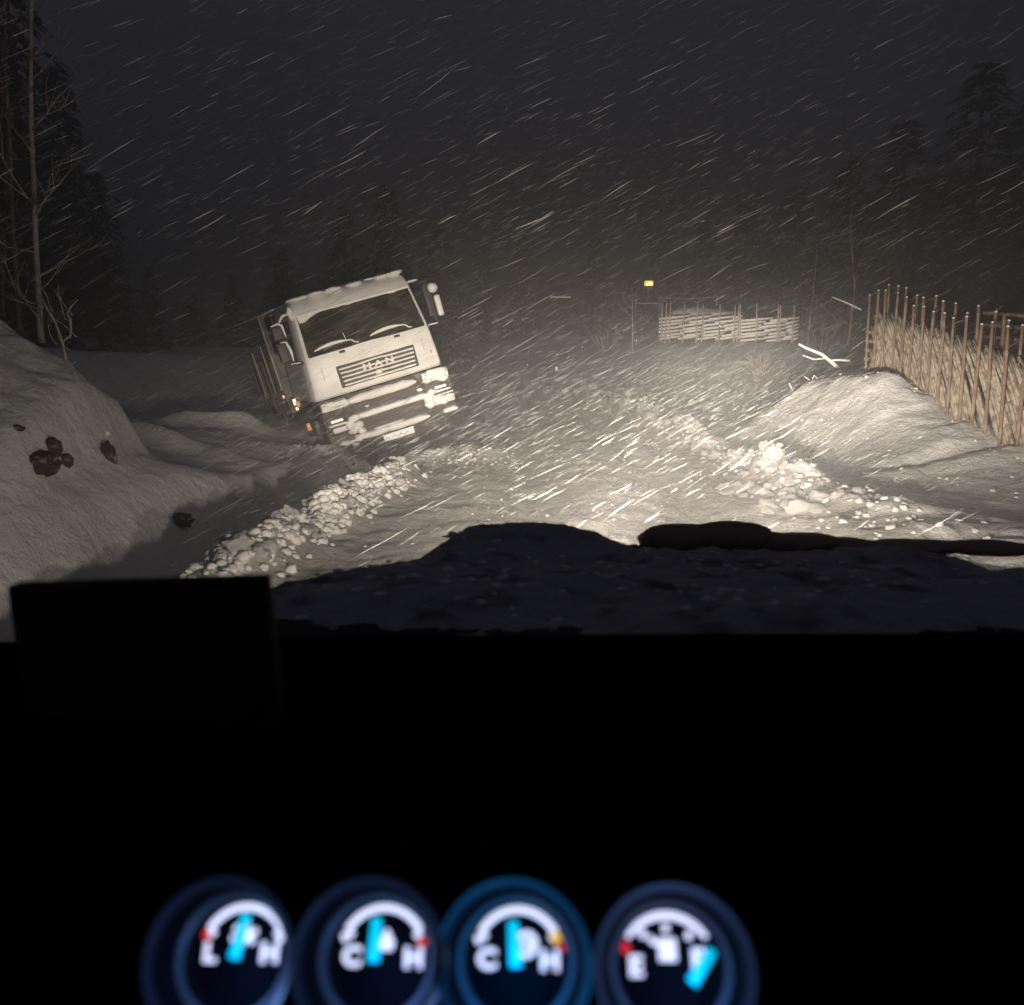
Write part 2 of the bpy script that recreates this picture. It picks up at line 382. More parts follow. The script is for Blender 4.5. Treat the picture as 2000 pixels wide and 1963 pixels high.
b = MB(); b.add([(-.05, -.065, .165), (.06, -.065, .165), (.095, -.065, .235), (-.02, -.065, .235), (-.05, -.04, .165), (.06, -.04, .165), (.095, -.04, .235), (-.02, -.04, .235)], [(0, 1, 2, 3), (0, 4, 5, 1), (1, 5, 6, 2), (2, 6, 7, 3), (3, 7, 4, 0)])
b.blob((.02, -.07, .20), (.05, .015, .032), 4, .5, 2); b.build('emblem', M_['wetsnow'], gr)
# panel seams: thin raised grey lines in the front flap
b = MB()
for s in (-1, 1): b.box(s*.90-.004, s*.90+.004, -.008, .0, .30, .52)
b.box(-1.1, 1.12, -.006, .004, .012, .022); b.build('panel_seam', mat('seam', (.34, .32, .29), .7), truck, smooth=False)
b = MB(); b.tube([(1.00, -.004, .27), (1.02, -.012, .275)], [.03, .016], 10); b.build('lock_cap', mat('cap', (.38, .35, .31), .7), truck)
# bumper
b = MB(); b.box(-1.12, 1.20, .03, .9, -.86, -.02, .03); b.box(-.98, 1.0, .20, .9, -1.08, -.80, .05); bu = b.build('bumper', M_['dark'], truck, ang=40)
b = MB(); b.box(.72, 1.215, .0, .5, -.235, -.05, .04); b.box(.74, 1.215, .0, .5, -.50, -.475, .01); b.box(.76, 1.21, .0, .5, -.655, -.525, .03); b.box(-1.10, -.66, .01, .5, -.215, -.06, .03); b.box(-1.02, -.64, .012, .3, -.60, -.50, .02); b.build('corner_panel', M_['cab'], bu, ang=40)
b = MB(); b.box(.72, 1.21, .012, .1, -.66, -.06, .02); b.build('lamp_recess', M_['grille'], bu, ang=40)
def ledge(name, x0, x1, z0, z1, y0, seed, m='wetsnow', par=truck, amp=.018, yb=.04):
    b = MB(); n_ = max(8, int((x1-x0)/.045)); vv = []; ff = []
    for i in range(n_+1):
        t = i/n_; x = x0+(x1-x0)*t; e = min(1, 6*t, 6*(1-t))**.5; q = noise.noise(Vector((x*7, seed, 0))); q2 = noise.noise(Vector((x*4, seed+5, 0)))
        zt = z1 - (1-e)*(z1-z0)*.4 + amp*q; zb = z0 + (1-e)*(z1-z0)*.3 + amp*q2; zm = (zt+zb)/2
        vv += [(x, yb, zb), (x, y0+.02, zb), (x, y0-.012*q, zm-(zt-zb)*.2), (x, y0-.01*q2, zm+(zt-zb)*.25), (x, y0+.03, zt), (x, yb, zt+.01)]
    for i in range(n_):
        for j in range(5): ff.append((i*6+j, (i+1)*6+j, (i+1)*6+j+1, i*6+j+1))
    ff += [(5, 4, 3, 2, 1, 0), tuple(n_*6+j for j in range(6))]
    b.add(vv, ff); return b.build(name, M_[m], par, ang=60)
ledge('step_panel', -.64, .60, -.205, -.075, -.03, 1, 'cab', bu)
ledge('cross_bar', -.66, .86, -.475, -.385, -.05, 2, 'wetsnow', bu, .014)
ledge('lower_lip', -.60, .66, -.835, -.735, -.06, 3, 'wetsnow', bu, .02)
ledge('lip_snow', -.35, .20, -.722, -.695, -.035, 9, 'wetsnow', bu, .005)
ledge('corner_trim', .93, 1.20, -.83, -.755, -.03, 4, 'wetsnow', bu, .004)
b = MB(); b.box(-.58, .66, .018, .04, -.37, -.22, .005); b.box(-.55, .62, .014, .04, -.72, -.485, .005)
for z in (-.54, -.60, -.66): b.box(-.50, .58, .004, .02, z-.006, z+.006)
b.build('air_intake', M_['grille'], bu, smooth=False)
# snow packed on the corners
b = MB()
for (x, z, rx, rz, s) in ((-.86, -.115, .21, .055, 1), (-.68, -.15, .07, .05, 2), (.98, -.10, .20, .075, 3), (.80, -.19, .08, .05, 4), (1.08, -.23, .10, .05, 5),
                          (.74, -.48, .09, .09, 6), (.82, -.40, .07, .06, 7), (.74, -.60, .10, .06, 8), (.90, -.53, .08, .04, 9), (.97, -.60, .12, .055, 10), (1.10, -.56, .09, .06, 11),
                          (-.62, -.43, .10, .06, 12), (-.72, -.52, .08, .08, 13), (-.58, -.57, .09, .07, 14), (-.69, -.64, .08, .05, 15), (-.55, -.68, .07, .05, 16), (-.62, -.78, .10, .06, 17),
                          (-.85, -.80, .14, .04, 18), (-.72, -.87, .07, .03, 19), (.62, -.30, .05, .03, 20), (-.35, -.30, .04, .02, 21)):
    b.blob((x, -.005, z), (rx, .07, rz), s, .45, 3, 1.6)
b.build('bumper_snow', M_['wetsnow'], truck)
# headlamps
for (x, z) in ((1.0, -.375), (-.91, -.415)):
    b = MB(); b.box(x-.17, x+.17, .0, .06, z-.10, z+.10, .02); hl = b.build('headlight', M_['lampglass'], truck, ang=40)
    hl.data.materials.clear(); hl.data.materials.append(M_['black'])
    b = MB()
    for k in (-1, 0, 1):
        c = Matrix.Translation((x+k*.075, -.004, z+.02+.004*k)) @ Matrix.Rotation(pi/2, 4, 'X')
        b.lathe([(.001, -.030), (.015, -.028), (.026, -.018), (.033, 0)], 14, c)
    b.build('reflector_bowl', M_['chrome'], hl)
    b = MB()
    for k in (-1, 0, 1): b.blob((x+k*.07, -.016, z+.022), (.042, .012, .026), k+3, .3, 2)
    b.build('lens', mat('lens_glint', (.9, .88, .84), .2, emit=(1, .93, .8), estr=.55), hl)  # glow stands in for the car's beams thrown back by the lamps
    ledge('lens_sill', x-.17, x+.17, z-.075, z-.02, -.01, 6+x, 'wetsnow', hl, .005)
b = MB()
for (x, z) in ((1.02, -.55), (1.12, -.56)): b.lathe([(.0, -.02), (.03, -.015), (.045, 0), (.052, .0), (.052, -.03)], 14, Matrix.Translation((x-.02, -.055, z)) @ Matrix.Rotation(pi/2, 4, 'X'))
b.build('fog_lamp', M_['lampglass'], truck)
# number plate
b = MB(); b.box(-.235, .325, -.05, -.035, -.985, -.865, .006); pl = b.build('number_plate', M_['plate'], truck, ang=30)
pl.rotation_euler = (R(2), 0, 0)
b = MB()
for (x, z, a, l) in ((-.19, -.935, .3, .05), (-.15, -.93, -.6, .04), (-.14, -.945, .9, .04), (-.07, -.93, .7, .06), (-.02, -.92, -.8, .05), (.02, -.945, .1, .05), (.06, -.93, .9, .05), (.10, -.93, -.7, .05), (.16, -.94, .5, .05), (.20, -.925, -.4, .04)):
    b.tube([(x-cos(a)*l/2, -.052, z-sin(a)*l/2), (x+cos(a)*l/2, -.052, z+sin(a)*l/2)], .006, 5)
b.build('smudged_characters', M_['plateink'], pl)
# mirrors
def mirror(s):
    b = MB(); xm = s*1.37 if s < 0 else 1.43
    if s > 0:
        b.blob((xm-.03, .16, 1.30), (.085, .06, .085), 2, .15, 3); b.box(xm-.055, xm+.055, .13, .22, .80, 1.17, .04)
        o = b.build('mirror', M_['cab'], truck, ang=60)
        b = MB(); b.tube([(1.13, .3, 1.46), (1.25, .22, 1.46), (xm-.09, .2, 1.40), (xm-.10, .2, .72), (1.16, .28, .68)], .012, 6)
        b.box(xm-.20, xm-.06, .19, .24, .82, 1.40, .02); b.build('mirror_arm', M_['black'], o)
        b = MB(); b.tube([(1.17, .26, .705), (1.33, .2, .70)], .014, 6); b.build('arm_snow', M_['wetsnow'], o)
    else:
        b.box(-1.47, -1.28, .12, .22, 1.12, 1.36, .03); b.box(-1.47, -1.28, .12, .22, .74, 1.08, .03)
        o = b.build('mirror', M_['black'], truck, ang=60)
        b = MB(); b.tube([(-1.11, .3, 1.45), (-1.20, .22, 1.47), (-1.26, .2, 1.38), (-1.26, .2, .70), (-1.12, .28, .66)], .016, 6); b.tube([(-1.30, .2, .70), (-1.12, .15, .665)], .026, 6); b.build('mirror_arm', M_['black'], o)
        b = MB(); b.tube([(-1.46, .10, 1.365), (-1.34, .10, 1.385), (-1.285, .10, 1.34), (-1.275, .10, 1.15)], [.012, .02, .024, .012], 7)
        b.tube([(-1.40, .10, 1.085), (-1.30, .10, 1.07), (-1.27, .10, .92), (-1.275, .10, .74)], [.008, .018, .028, .012], 7)
        b.tube([(-1.33, .12, .705), (-1.17, .12, .69)], .010, 6)
        b.tube([(-1.12, .27, 1.50), (-1.22, .2, 1.48), (-1.30, .18, 1.40)], [.03, .025, .016], 7); b.build('arm_snow', M_['wetsnow'], o)
mirror(1); mirror(-1)
# small snowy shoulder on the right top corner where the mirror arm leaves the cab
b = MB(); b.blob((1.12, .30, 1.50), (.10, .1, .025), 3, .2, 2); b.blob((-1.07, .32, 1.50), (.06, .1, .10), 5, .4, 3); b.build('corner_snow', M_['wetsnow'], truck)
# wheels
def wheel(x, y, s, r=.52, n_=''):
    b = MB(); c = Matrix.Translation((x, y, -.78)) @ Matrix.Rotation(pi/2, 4, 'Y')
    b.lathe([(r*.55, -.15), (r*.9, -.155), (r*.985, -.12), (r, -.06), (r, .06), (r*.985, .12), (r*.9, .155), (r*.55, .15)], 36, c)
    for k in range(36):
        a = 2*pi*k/36; b.box(-.02, .02, -.13, .13, r-.01, r+.012, 0, Matrix.Translation((x, y, -.78)) @ Matrix.Rotation(a, 4, 'X') @ Matrix.Rotation(.25, 4, 'Z') @ Matrix.Rotation(pi/2, 4, 'Z'))
    o = b.build('wheel', M_['rubber'], truck, ang=40)
    b = MB(); c = Matrix.Translation((x, y, -.78)) @ Matrix.Rotation(s*pi/2, 4, 'Y')
    b.lathe([(r*.56, .13), (r*.50, .10), (r*.42, .02), (r*.2, .02), (r*.18, .10), (0.001, .11)], 24, c); b.build('rim', M_['steel'], o, ang=40)
for x, s in ((-1.03, -1), (1.03, 1)):
    wheel(x, 1.38, s); wheel(x, 5.2, s); wheel(x, 6.55, s)
# chassis, steps, tank, body
b = MB()
for x in (-.42, .42): b.box(x-.05, x+.05, .5, 7.6, -.62, -.36, .01)
b.box(-1.1, 1.1, 1.28, 1.48, -.86, -.70, .03); b.box(-.5, .5, .6, 2.2, -.5, -.05, .05); b.build('chassis', M_['dark'], truck, ang=40)
for s in (-1, 1):
    b = MB()
    n_ = 14; vv = []; ff = []
    for i in range(n_+1):
        a = pi*i/n_; vv += [(s*.86, 1.38-.62*cos(a), -.75+.62*sin(a)), (s*1.2, 1.38-.62*cos(a), -.75+.62*sin(a)), (s*1.2, 1.38-.66*cos(a), -.75+.66*sin(a)), (s*.86, 1.38-.66*cos(a), -.75+.66*sin(a))]
    for i in range(n_):
        for j in range(4): ff.append((i*4+j, (i+1)*4+j, (i+1)*4+(j+1) % 4, i*4+(j+1) % 4))
    b.add(vv, ff); b.build('mudguard', M_['black'], truck, ang=40)
    b = MB(); b.box(s*.70-.0 if s > 0 else -1.16, 1.16 if s > 0 else -.70, 2.5, 3.7, -.85, -.30, .08); b.build('fuel_tank', M_['steel'], truck, ang=50)
b = MB(); b.box(-1.25, 1.25, 2.75, 7.7, -.30, -.16, .02); b.box(-1.25, -1.19, 2.8, 7.7, -.16, .75, .01); b.box(1.19, 1.25, 2.8, 7.7, -.16, .75, .01); b.box(-1.18, 1.18, 7.62, 7.7, -.16, .75, .01)
for y in (3.4, 4.2, 5.0, 5.8, 6.6, 7.4):
    for s in (-1, 1): b.box(s*1.25-.03, s*1.25+.06 if s > 0 else s*1.25+.03, y, y+.07, -.28, .78, .005)
body = b.build('load_body', M_['steel'], truck, ang=40)
b = MB(); b.box(-1.25, 1.25, 2.62, 2.68, -.16, 1.55, .01)
for x in (-1.26, -.84, -.42, 0, .42, .84, 1.26): b.box(x-.035, x+.035, 2.55, 2.615, -.16, 1.62, .008)
for z in (.4, 1.0, 1.6): b.box(-1.29, 1.29, 2.50, 2.545, z-.03, z+.03, .008)
b.build('headboard', M_['steel'], truck, ang=40)
b = MB(); b.tube([(-1.33, 2.45, 1.62), (-1.33, 2.45, .2)], .022, 6); b.tube([(-1.33, 2.45, 1.62), (-1.05, 2.3, 1.68), (-.9, 2.25, 1.70)], .02, 6)
b.tube([(-1.45, 4.4, 1.0), (-1.45, 4.4, .0)], .018, 6); b.tube([(-1.36, 3.4, 1.1), (-1.36, 3.4, .1)], .014, 6); b.build('guard_rail', mat('frosty_rail', (.40, .37, .33), .8), truck)
b = MB(); b.box(-1.30, -1.27, 2.9, 3.02, .02, .08, .01); b.build('marker_lamp', M_['yellowlamp'], truck)  # side lamps glow in place of headlight light reflected off them
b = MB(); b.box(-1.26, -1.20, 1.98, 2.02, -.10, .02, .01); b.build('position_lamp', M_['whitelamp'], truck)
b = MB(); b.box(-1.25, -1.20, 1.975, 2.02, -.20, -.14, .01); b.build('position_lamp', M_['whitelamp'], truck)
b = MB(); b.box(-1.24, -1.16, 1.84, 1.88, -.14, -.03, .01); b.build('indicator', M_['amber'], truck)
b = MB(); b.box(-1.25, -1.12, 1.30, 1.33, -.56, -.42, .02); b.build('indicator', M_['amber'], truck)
b = MB(); b.box(-1.20, -1.12, .62, .75, -.95, -.35, .02); b.box(-1.24, -1.0, .55, .95, -.98, -.94, .01); b.build('cab_step', M_['dark'], truck, ang=40)
b = MB(); b.blob((-1.08, .7, -1.0), (.05, .06, .09), 2, .4, 2); b.build('step_snow', M_['wetsnow'], truck)

# ------------------------------------------------------------------ pole fences
def near_fence():
    root = empty('pole_fence', (6.6, 11, 0)); tag(root, 'brown woven stake fence on the bank at the right, with slanting split poles', 'fence')
    inv = Vector((6.6, 11, 0))
    def q(x, y, z): return Vector((x, y, z))-inv
    ys = []; y = 10.2
    while y < 16.3: ys.append(y); y += .36+random.uniform(-.05, .05)
    def top(y): return fence_base(y)+1.54
    for y in ys:
        for back in (0, 1):
            x = 6.52+.22*back; yy = y+.10*back+random.uniform(-.02, .02); h = top(yy)+random.uniform(-.07, .09)+.06*back
            b = MB(); lx = random.uniform(-.03, .05); ly = random.uniform(-.04, .04)
            n_ = 5; z0 = H(x, yy)-.25; pts = [q(x+lx*t/n_+.006*random.uniform(-1, 1), yy+ly*t/n_, z0+(h-z0)*t/n_) for t in range(n_+1)]
            rr = random.uniform(.021, .027); b.tube(pts, [rr*1.1, rr, rr, rr*.97, rr*.93, rr*.9], 8); st = b.build('stake', M_['stake'], root)
            b = MB(); b.blob(pts[-1]+Vector((0, 0, .006)), (rr*.9, rr*.9, rr*.8), 3, .2, 1); b.build('snow_cap', M_['wetsnow'], st)
    # slanting poles: each runs down towards the camera
    y = 10.2; k = 0; rest = MB()
    while y < 17.6:
        yt = y; L = 1.55; yb_ = yt-1.10
        b = MB(); pts = []
        zt = fence_base(min(16.2, yt))+1.17+random.uniform(-.06, .06); yb_ += random.uniform(-.12, .12)
        n_ = 6
        for i in range(n_+1):
            t = i/n_; yy = yt+(yb_-yt)*t; z = zt + (fence_base(min(16.2, max(9, yb_)))-.05-zt)*t
            if yy <= 16.35 and yy >= 9.0: pts.append(q(6.63+.035*sin(k*2.1)+.02*sin(t*5), yy, z))
        if len(pts) >= 2:
            rr = random.uniform(.019, .030)
            if k < 100: b.tube(pts, [rr*random.uniform(.8, 1.15) for _ in pts], 6); o = b.build('slanting_pole', M_['pole'], root)
            else: rest.tube(pts, [rr*random.uniform(.8, 1.15) for _ in pts], 6)
        y += random.uniform(.046, .068); k += 1
    tag(rest.build('slanting_pole_stack', M_['pole'], root), kind='stuff')
near_fence()
# pole ends with snow at the far end of the near fence
root = empty('rail_fence', (6.8, 16.4, 1.2)); tag(root, 'short stack of dark rails with snow-capped ends at the far end of the near fence', 'fence rails')
for k in range(6):
    b = MB(); z = .0+k*.165; b.tube([(-.22, .0, z+.1), (1.5, .5, z+.16)], .035, 7); r_ = b.build('rail', M_['stake'], root)
    b = MB(); b.blob((-.22, -.01, z+.115), (.035, .03, .022), k, .3, 2); b.build('snow_cap', M_['wetsnow'], r_)
root = empty('rail_fence', (7.6, 12.3, 0)); tag(root, 'dark horizontal rails standing behind the near stake fence at the right edge', 'fence rails')
for k in range(4):
    b = MB(); z = 2.1-k*.17; b.tube([(-.6, .9, z+.18), (.2, -.3, z), (.9, -1.4, z-.12)], .03, 7); b.build('rail', M_['stake'], root)
for (px_, yy) in ((-.45, .6), (.1, -.2), (.6, -1.0)):
    b = MB(); b.tube([(px_, yy, .2), (px_, yy, 2.25)], .03, 7); b.build('post', M_['stake'], root)

def far_fence():
    Y = 39.0; px = lambda p: (p-1000)/FPX*Y; zz = lambda py: at(1400, py, Y).z
    root = empty('snowy_fence', (px(1283), Y, zz(662))); tag(root, 'snow-plastered pale pole fence standing across the rise in the distance', 'fence')
    O = Vector(root.location)
    for i, (p, t) in enumerate(((1286, 593), (1293, 592), (1303, 590), (1327, 592), (1353, 590), (1364, 595), (1397, 594), (1425, 597), (1431, 594), (1437, 594), (1469, 592), (1508, 594), (1514, 596), (1537, 597))):
        b = MB(); x = px(p); lean = random.uniform(-.05, .05)
        b.tube([Vector((x, Y-.06, zz(664)-.4))-O, Vector((x+lean, Y-.06, zz(t)))-O], [.045, .032], 7); b.build('stake', M_['twig'], root)
    for seg in ((1281, 1436, 0, 0), (1436, 1545, 6, 3)):
        a0, a1, dy0, dy1 = seg; n_ = 7
        for k in range(n_):
            xs = px(a0)+random.uniform(-.1, .1); xe = px(a1)+random.uniform(-.1, .1); z = zz(662)+.02+k*.145
            q = a0
            while q < a1-4:
                q2 = min(a1, q+random.uniform(34, 60)); za = z+random.uniform(-.015, .015)-dy0*.012
                b = MB(); b.tube([Vector((px(q), Y-.02*(k % 2), za-.03))-O, Vector((px((q+q2)/2), Y, za+.025+.0))-O, Vector((px(q2)+.1, Y, za+.10))-O], [.050, .058, .048], 7); b.build('pole', M_['wetsnow'], root); q = q2
far_fence()
# snow hump seen behind the far fence
b = MB(); c = at(1372, 612, 43)
b.blob((0, 0, 0), (1.9, 1.2, .50), 3, .25, 3); o = b.build('snow_hump', M_['snow']); o.location = (c.x, c.y, c.z-.25); tag(o, 'low snow hump showing above the far pale fence', 'snow heap')
# lantern on a pole and a small cabin with a lit window far off
c = at(1267, 553, 56); root = empty('lamp_post', (c.x, c.y, H(c.x, c.y))); tag(root, 'distant lamp post with a small square yellow lantern', 'lamp post')
z = c.z-root.location.z
b = MB(); b.tube([(0, .1, -.3), (0, .1, z+.25)], [.06, .045], 8); b.build('pole', M_['black'], root)
b = MB(); b.box(-.25, .25, -.25, .25, z-.15, z+.12, .02); b.build('lantern_light', M_['yellow'], root)
b = MB(); b.box(-.29, .29, -.29, .29, z+.13, z+.19, .02); b.build('lantern_cap', M_['black'], root)
ld = bpy.data.lights.new('lantern_lamp', 'POINT'); ld.energy = 14; ld.color = (1, .75, .3); ld.shadow_soft_size = .15
lo = bpy.data.objects.new('lantern_lamp', ld); COL.objects.link(lo); lo.parent = root; lo.location = (0, -.35, z-.2)
c = at(1112, 580, 70); root = empty('cabin', (c.x, c.y, c.z)); tag(root, 'dark distant cabin with one thin lit yellow window strip', 'cabin')
b = MB(); b.box(-2.6, 1.2, .1, 4, -5, .45, .03); b.build('wall', M_['wall'], root)
b = MB(); b.add([(-3, -.3, .4), (1.6, -.3, .4), (1.6, 2, 1.3), (-3, 2, 1.3), (1.6, 4.4, .4), (-3, 4.4, .4), (-3, -.3, .3), (1.6, -.3, .3), (1.6, 4.4, .3), (-3, 4.4, .3)], [(0, 1, 2, 3), (3, 2, 4, 5), (0, 6, 7, 1), (5, 4, 8, 9), (0, 3, 5, 9, 6), (1, 7, 8, 4, 2)]); b.build('roof', M_['dark'], root, smooth=False)
b = MB(); b.box(-1.5, .1, .02, .09, -.06, .05, .01); b.build('window', M_['strip'], root)
c = at(1268, 592, 50); o = MB(); o.tube([(-.75, 0, .02), (-.3, 0, -.03), (.1, 0, 0), (.6, 0, -.04)], .035, 6); o.tube([(.6, 0, .3), (1.6, 0, .22), (2.6, 0, .26), (3.8, 0, .34)], .018, 5)
for s in (-.75, .6, 3.8): o.tube([(s, .05, -2.0), (s, .05, .4)], .03, 6)
o = o.build('snowy_rail', M_['wetsnow']); o.location = c; tag(o, 'thin snow-covered rail on posts above the left end of the far fence', 'rail')
# reflector posts
RL = [(1087, 720, 26, .10, 'roadside marker post with the one large bright reflector, right of the truck'), (1033, 686, 40, .05, 'tiny far marker post glint, upper one nearest the truck'), (1030, 712, 34, .045, 'tiny far marker post glint, lower one nearest the truck'),
      (1137, 678, 38, .05, 'tiny marker post glint between the road bend and the snowy bush'), (1243, 666, 37.0, .05, 'tiny marker post glint left of the far pale fence'), (1288, 648, 38.6, .045, 'tiny reflector at the left foot of the far pale fence'),
      (1397, 659, 38.6, .05, 'tiny reflector low in the middle of the far pale fence'), (1406, 636, 38.6, .05, 'tiny reflector high in the middle of the far pale fence')]
for (px_, py_, Y, s, lab) in RL:
    c = at(px_, py_, Y)
    if Y < 41 and py_ > 665 and px_ < 1250: c = hface(px_, py_+7); c = at(px_, py_, min(c.y, 60))
    gz = H(c.x, c.y); root = empty('marker_post', (c.x, c.y, gz)); z = c.z-gz; tag(root, lab, 'marker post')
    b = MB(); b.tube([(0, .04, -.2), (0, .04, max(.1, z+.1))], .016, 6); b.build('post', M_['bark'], root)
    b = MB(); b.box(-s*.5, s*.5, -.01, .02, z-s*(.9 if s > .08 else .5), z+s*(.9 if s > .08 else .5), s*.2); b.build('reflector', M_['reflector'], root)

# ------------------------------------------------------------------ trees
def twigs(b, p, d, L, r, lev, wob=.25, nb=3, rnd=random, spread=.7, up=.12):
    n_ = 5; pts = [Vector(p)]; rs = [r]; dd = Vector(d).normalized(); kids = []
    for i in range(n_):
        dd = (dd + Vector((rnd.uniform(-wob, wob), rnd.uniform(-wob, wob), rnd.uniform(-wob, wob)+up))).normalized()
        pts.append(pts[-1]+dd*L/n_); rs.append(r*(1-.8*(i+1)/n_)+.001)
        if lev > 0 and i >= 1: kids.append((pts[-1].copy(), dd.copy(), rs[-1]))
    b.tube(pts, rs, 5 if lev < 2 else 7)
    for k in range(nb*lev):
        if not kids: break
        q, e, rr = rnd.choice(kids); o = (e+Vector((rnd.uniform(-1, 1), rnd.uniform(-1, 1), rnd.uniform(-.5, .7)))*spread).normalized()
        twigs(b, q, o, L*rnd.uniform(.35, .6), rr*.7, lev-1, wob, nb, rnd, spread, up)
def bare_tree(name, base, pts, r0, label, group=None, branches=14, m='birch', seed=1, cat='tree', blen=1.2):
    rnd = random.Random(seed); root = empty(name, base); tag(root, label, cat, group); O = Vector(base)
    P = [Vector(p)-O for p in pts]; b = MB(); n_ = len(P); b.tube(P, [r0*(1-.6*i/(n_-1)) for i in range(n_)], 8); b.build('trunk', M_[m], root)
    b = MB()
    for k in range(branches):
        t = rnd.uniform(.08, .98)*(n_-1); i = int(t); q = P[i].lerp(P[min(i+1, n_-1)], t-i); a = rnd.uniform(0, 6.28)
        twigs(b, q, (cos(a), sin(a), rnd.uniform(-.1, .9)), rnd.uniform(.5, 1)*blen, r0*.28, 1, .25, 3, rnd)
    b.build('branches', M_[m], root); return root
def col(px_, pys, Y): return [at(px_+dx, py_, Y) for (dx, py_) in pys]
bare_tree('bare_tree', at(78, 665, 11.5), col(65, [(16, 670), (12, 600), (6, 500), (2, 380), (-4, 250), (-5, 100), (-2, -100), (3, -300)], 11.5), .042, 'slim pale bare tree rising behind the left snow bank', branches=24, seed=3, blen=1.0)
bare_tree('bare_tree', at(42, 640, 12.6), col(20, [(20, 650), (14, 560), (4, 420), (0, 300), (-8, 160), (-12, 0), (-16, -250)], 12.6), .035, 'bare tree with a wavering dark trunk at the left frame edge', branches=26, seed=5, m='bark', blen=1.3)
bare_tree('bare_tree', at(8, 640, 13.5), col(5, [(2, 650), (0, 500), (6, 380), (-4, 250), (6, 100), (8, -100)], 13.5), .03, 'thin bare tree half cut off by the left frame edge', branches=20, seed=8, m='bark', blen=1.3)
# forked shrub on the bank
root = empty('forked_shrub', at(140, 720, 10.0)); tag(root, 'pale forked leafless shrub on the crest of the left snow bank', 'shrub'); O = Vector(root.location)
b = MB(); A = [at(*p, 10.0)-O for p in ((140, 725), (128, 700), (122, 668), (108, 630), (90, 600), (80, 578))]; b.tube(A, [.018, .017, .015, .012, .010, .006], 7)
A = [at(*p, 10.0)-O for p in ((122, 668), (138, 655), (138, 625), (130, 612), (142, 596), (152, 585))]; b.tube(A, [.014, .013, .012, .009, .006, .004], 7)
A = [at(*p, 10.0)-O for p in ((128, 700), (140, 712), (150, 706))]; b.tube(A, [.012, .009, .005], 7)
rnd = random.Random(4)
for s in range(7): twigs(b, (at(rnd.uniform(90, 150), rnd.uniform(600, 690), 10.0)-O), (rnd.uniform(-1, 1), 0, .7), .35, .005, 1, .3, 2, rnd)
b.build('stems', M_['twig'], root)
# spruces
def spruce(seed, h=12.0, rad=2.6):
    rnd = random.Random(seed); root = empty('spruce_tree')
    b = MB(); b.tube([(0, 0, -.5), (.05, .02, h*.5), (0, 0, h*.98)], [.17, .11, .02], 8); b.build('trunk', M_['bark'], root)
    b = MB(); z = h*.10
    while z < h*.99:
        t = z/h; r = rad*(1-t)**.85*(1+.2*rnd.uniform(-1, 1))+.12; nb = int(7+8*(1-t))
        for k in range(nb):
            a = rnd.uniform(0, 6.28); L = r*rnd.uniform(.65, 1.1); n_ = max(2, int(L/.32)); pts = []
            if rnd.random() < .1: continue
            for i in range(n_+1):
                s = i/n_; pts.append(Vector((cos(a)*L*s, sin(a)*L*s, z-.35*L*s*s+.10*L*s)))
            side = Vector((-sin(a), cos(a), 0))
            for i in range(1, n_+1):
                for q in (-1, 1, 0):
                    c = pts[i]+Vector((rnd.uniform(-.08, .08), rnd.uniform(-.08, .08), rnd.uniform(-.10, .03))); wd = rnd.uniform(.12, .24)*(1.1-.4*i/n_)
                    e = (pts[i]-pts[i-1]).normalized()*.30 + side*q*wd*1.5 + Vector((0, 0, -rnd.uniform(.03, .20)))
                    f = Vector((-e.y, e.x, rnd.uniform(-.2, .2))).normalized()*rnd.uniform(.04, .09)
                    b.add([c-f, c+f, c+e+f*.3, c+e-f*.3], [(0, 1, 2, 3)])
        z += .26+.10*rnd.random()
    b.build('crown', M_['needle'], root, smooth=False); return root
SP = [spruce(1), spruce(2, 12, 3.0), spruce(3, 12, 2.2)]
uses = [0, 0, 0]
def put_spruce(px_, toppy, Y, k, lab, grp=None, wd=1.0):
    c = at(px_, 700, Y); gz = H(c.x, c.y)-.2; h = at(px_, toppy, Y).z-gz
    o = SP[k] if not uses[k] else copy_tree(SP[k]); uses[k] += 1
    o.location = (c.x, c.y, gz); s = h/12; o.scale = (s*wd, s*wd, s); o.rotation_euler = (0, 0, random.uniform(0, 6.28)); tag(o, lab, 'spruce', grp)
FL = 'tall dark spruce filling the upper left corner behind the bare trees'; FR = 'dark spruce in the faint tree line behind the fences on the right'; FM = 'dim spruce in the distant tree line behind the truck'
for (p, t, Y, k) in ((-40, -300, 46, 1), (70, -120, 52, 0), (150, 120, 58, 1), (215, 330, 66, 2)): put_spruce(p, t, Y, k, FL, 'spruces at the left frame edge', 1.1)
for (p, t, Y, k) in ((1880, 120, 92, 0), (1740, 230, 96, 1), (1980, 170, 94, 2), (1640, 310, 100, 0), (1540, 360, 104, 1), (1690, 370, 98, 2), (1450, 390, 106, 2), (1370, 430, 108, 0)): put_spruce(p, t, Y, k, FR, 'spruces in the right tree line', 1.7)
for (p, t, Y, k) in ((300, 520, 75, 0), (380, 560, 80, 1), (460, 530, 82, 2), (560, 480, 80, 1), (680, 400, 78, 0), (760, 350, 76, 2), (860, 430, 82, 1), (940, 470, 90, 0), (1020, 450, 92, 2), (1160, 460, 95, 1), (1280, 450, 92, 0)): put_spruce(p, t, Y, k, FM, 'spruces in the far tree line', 1.3)
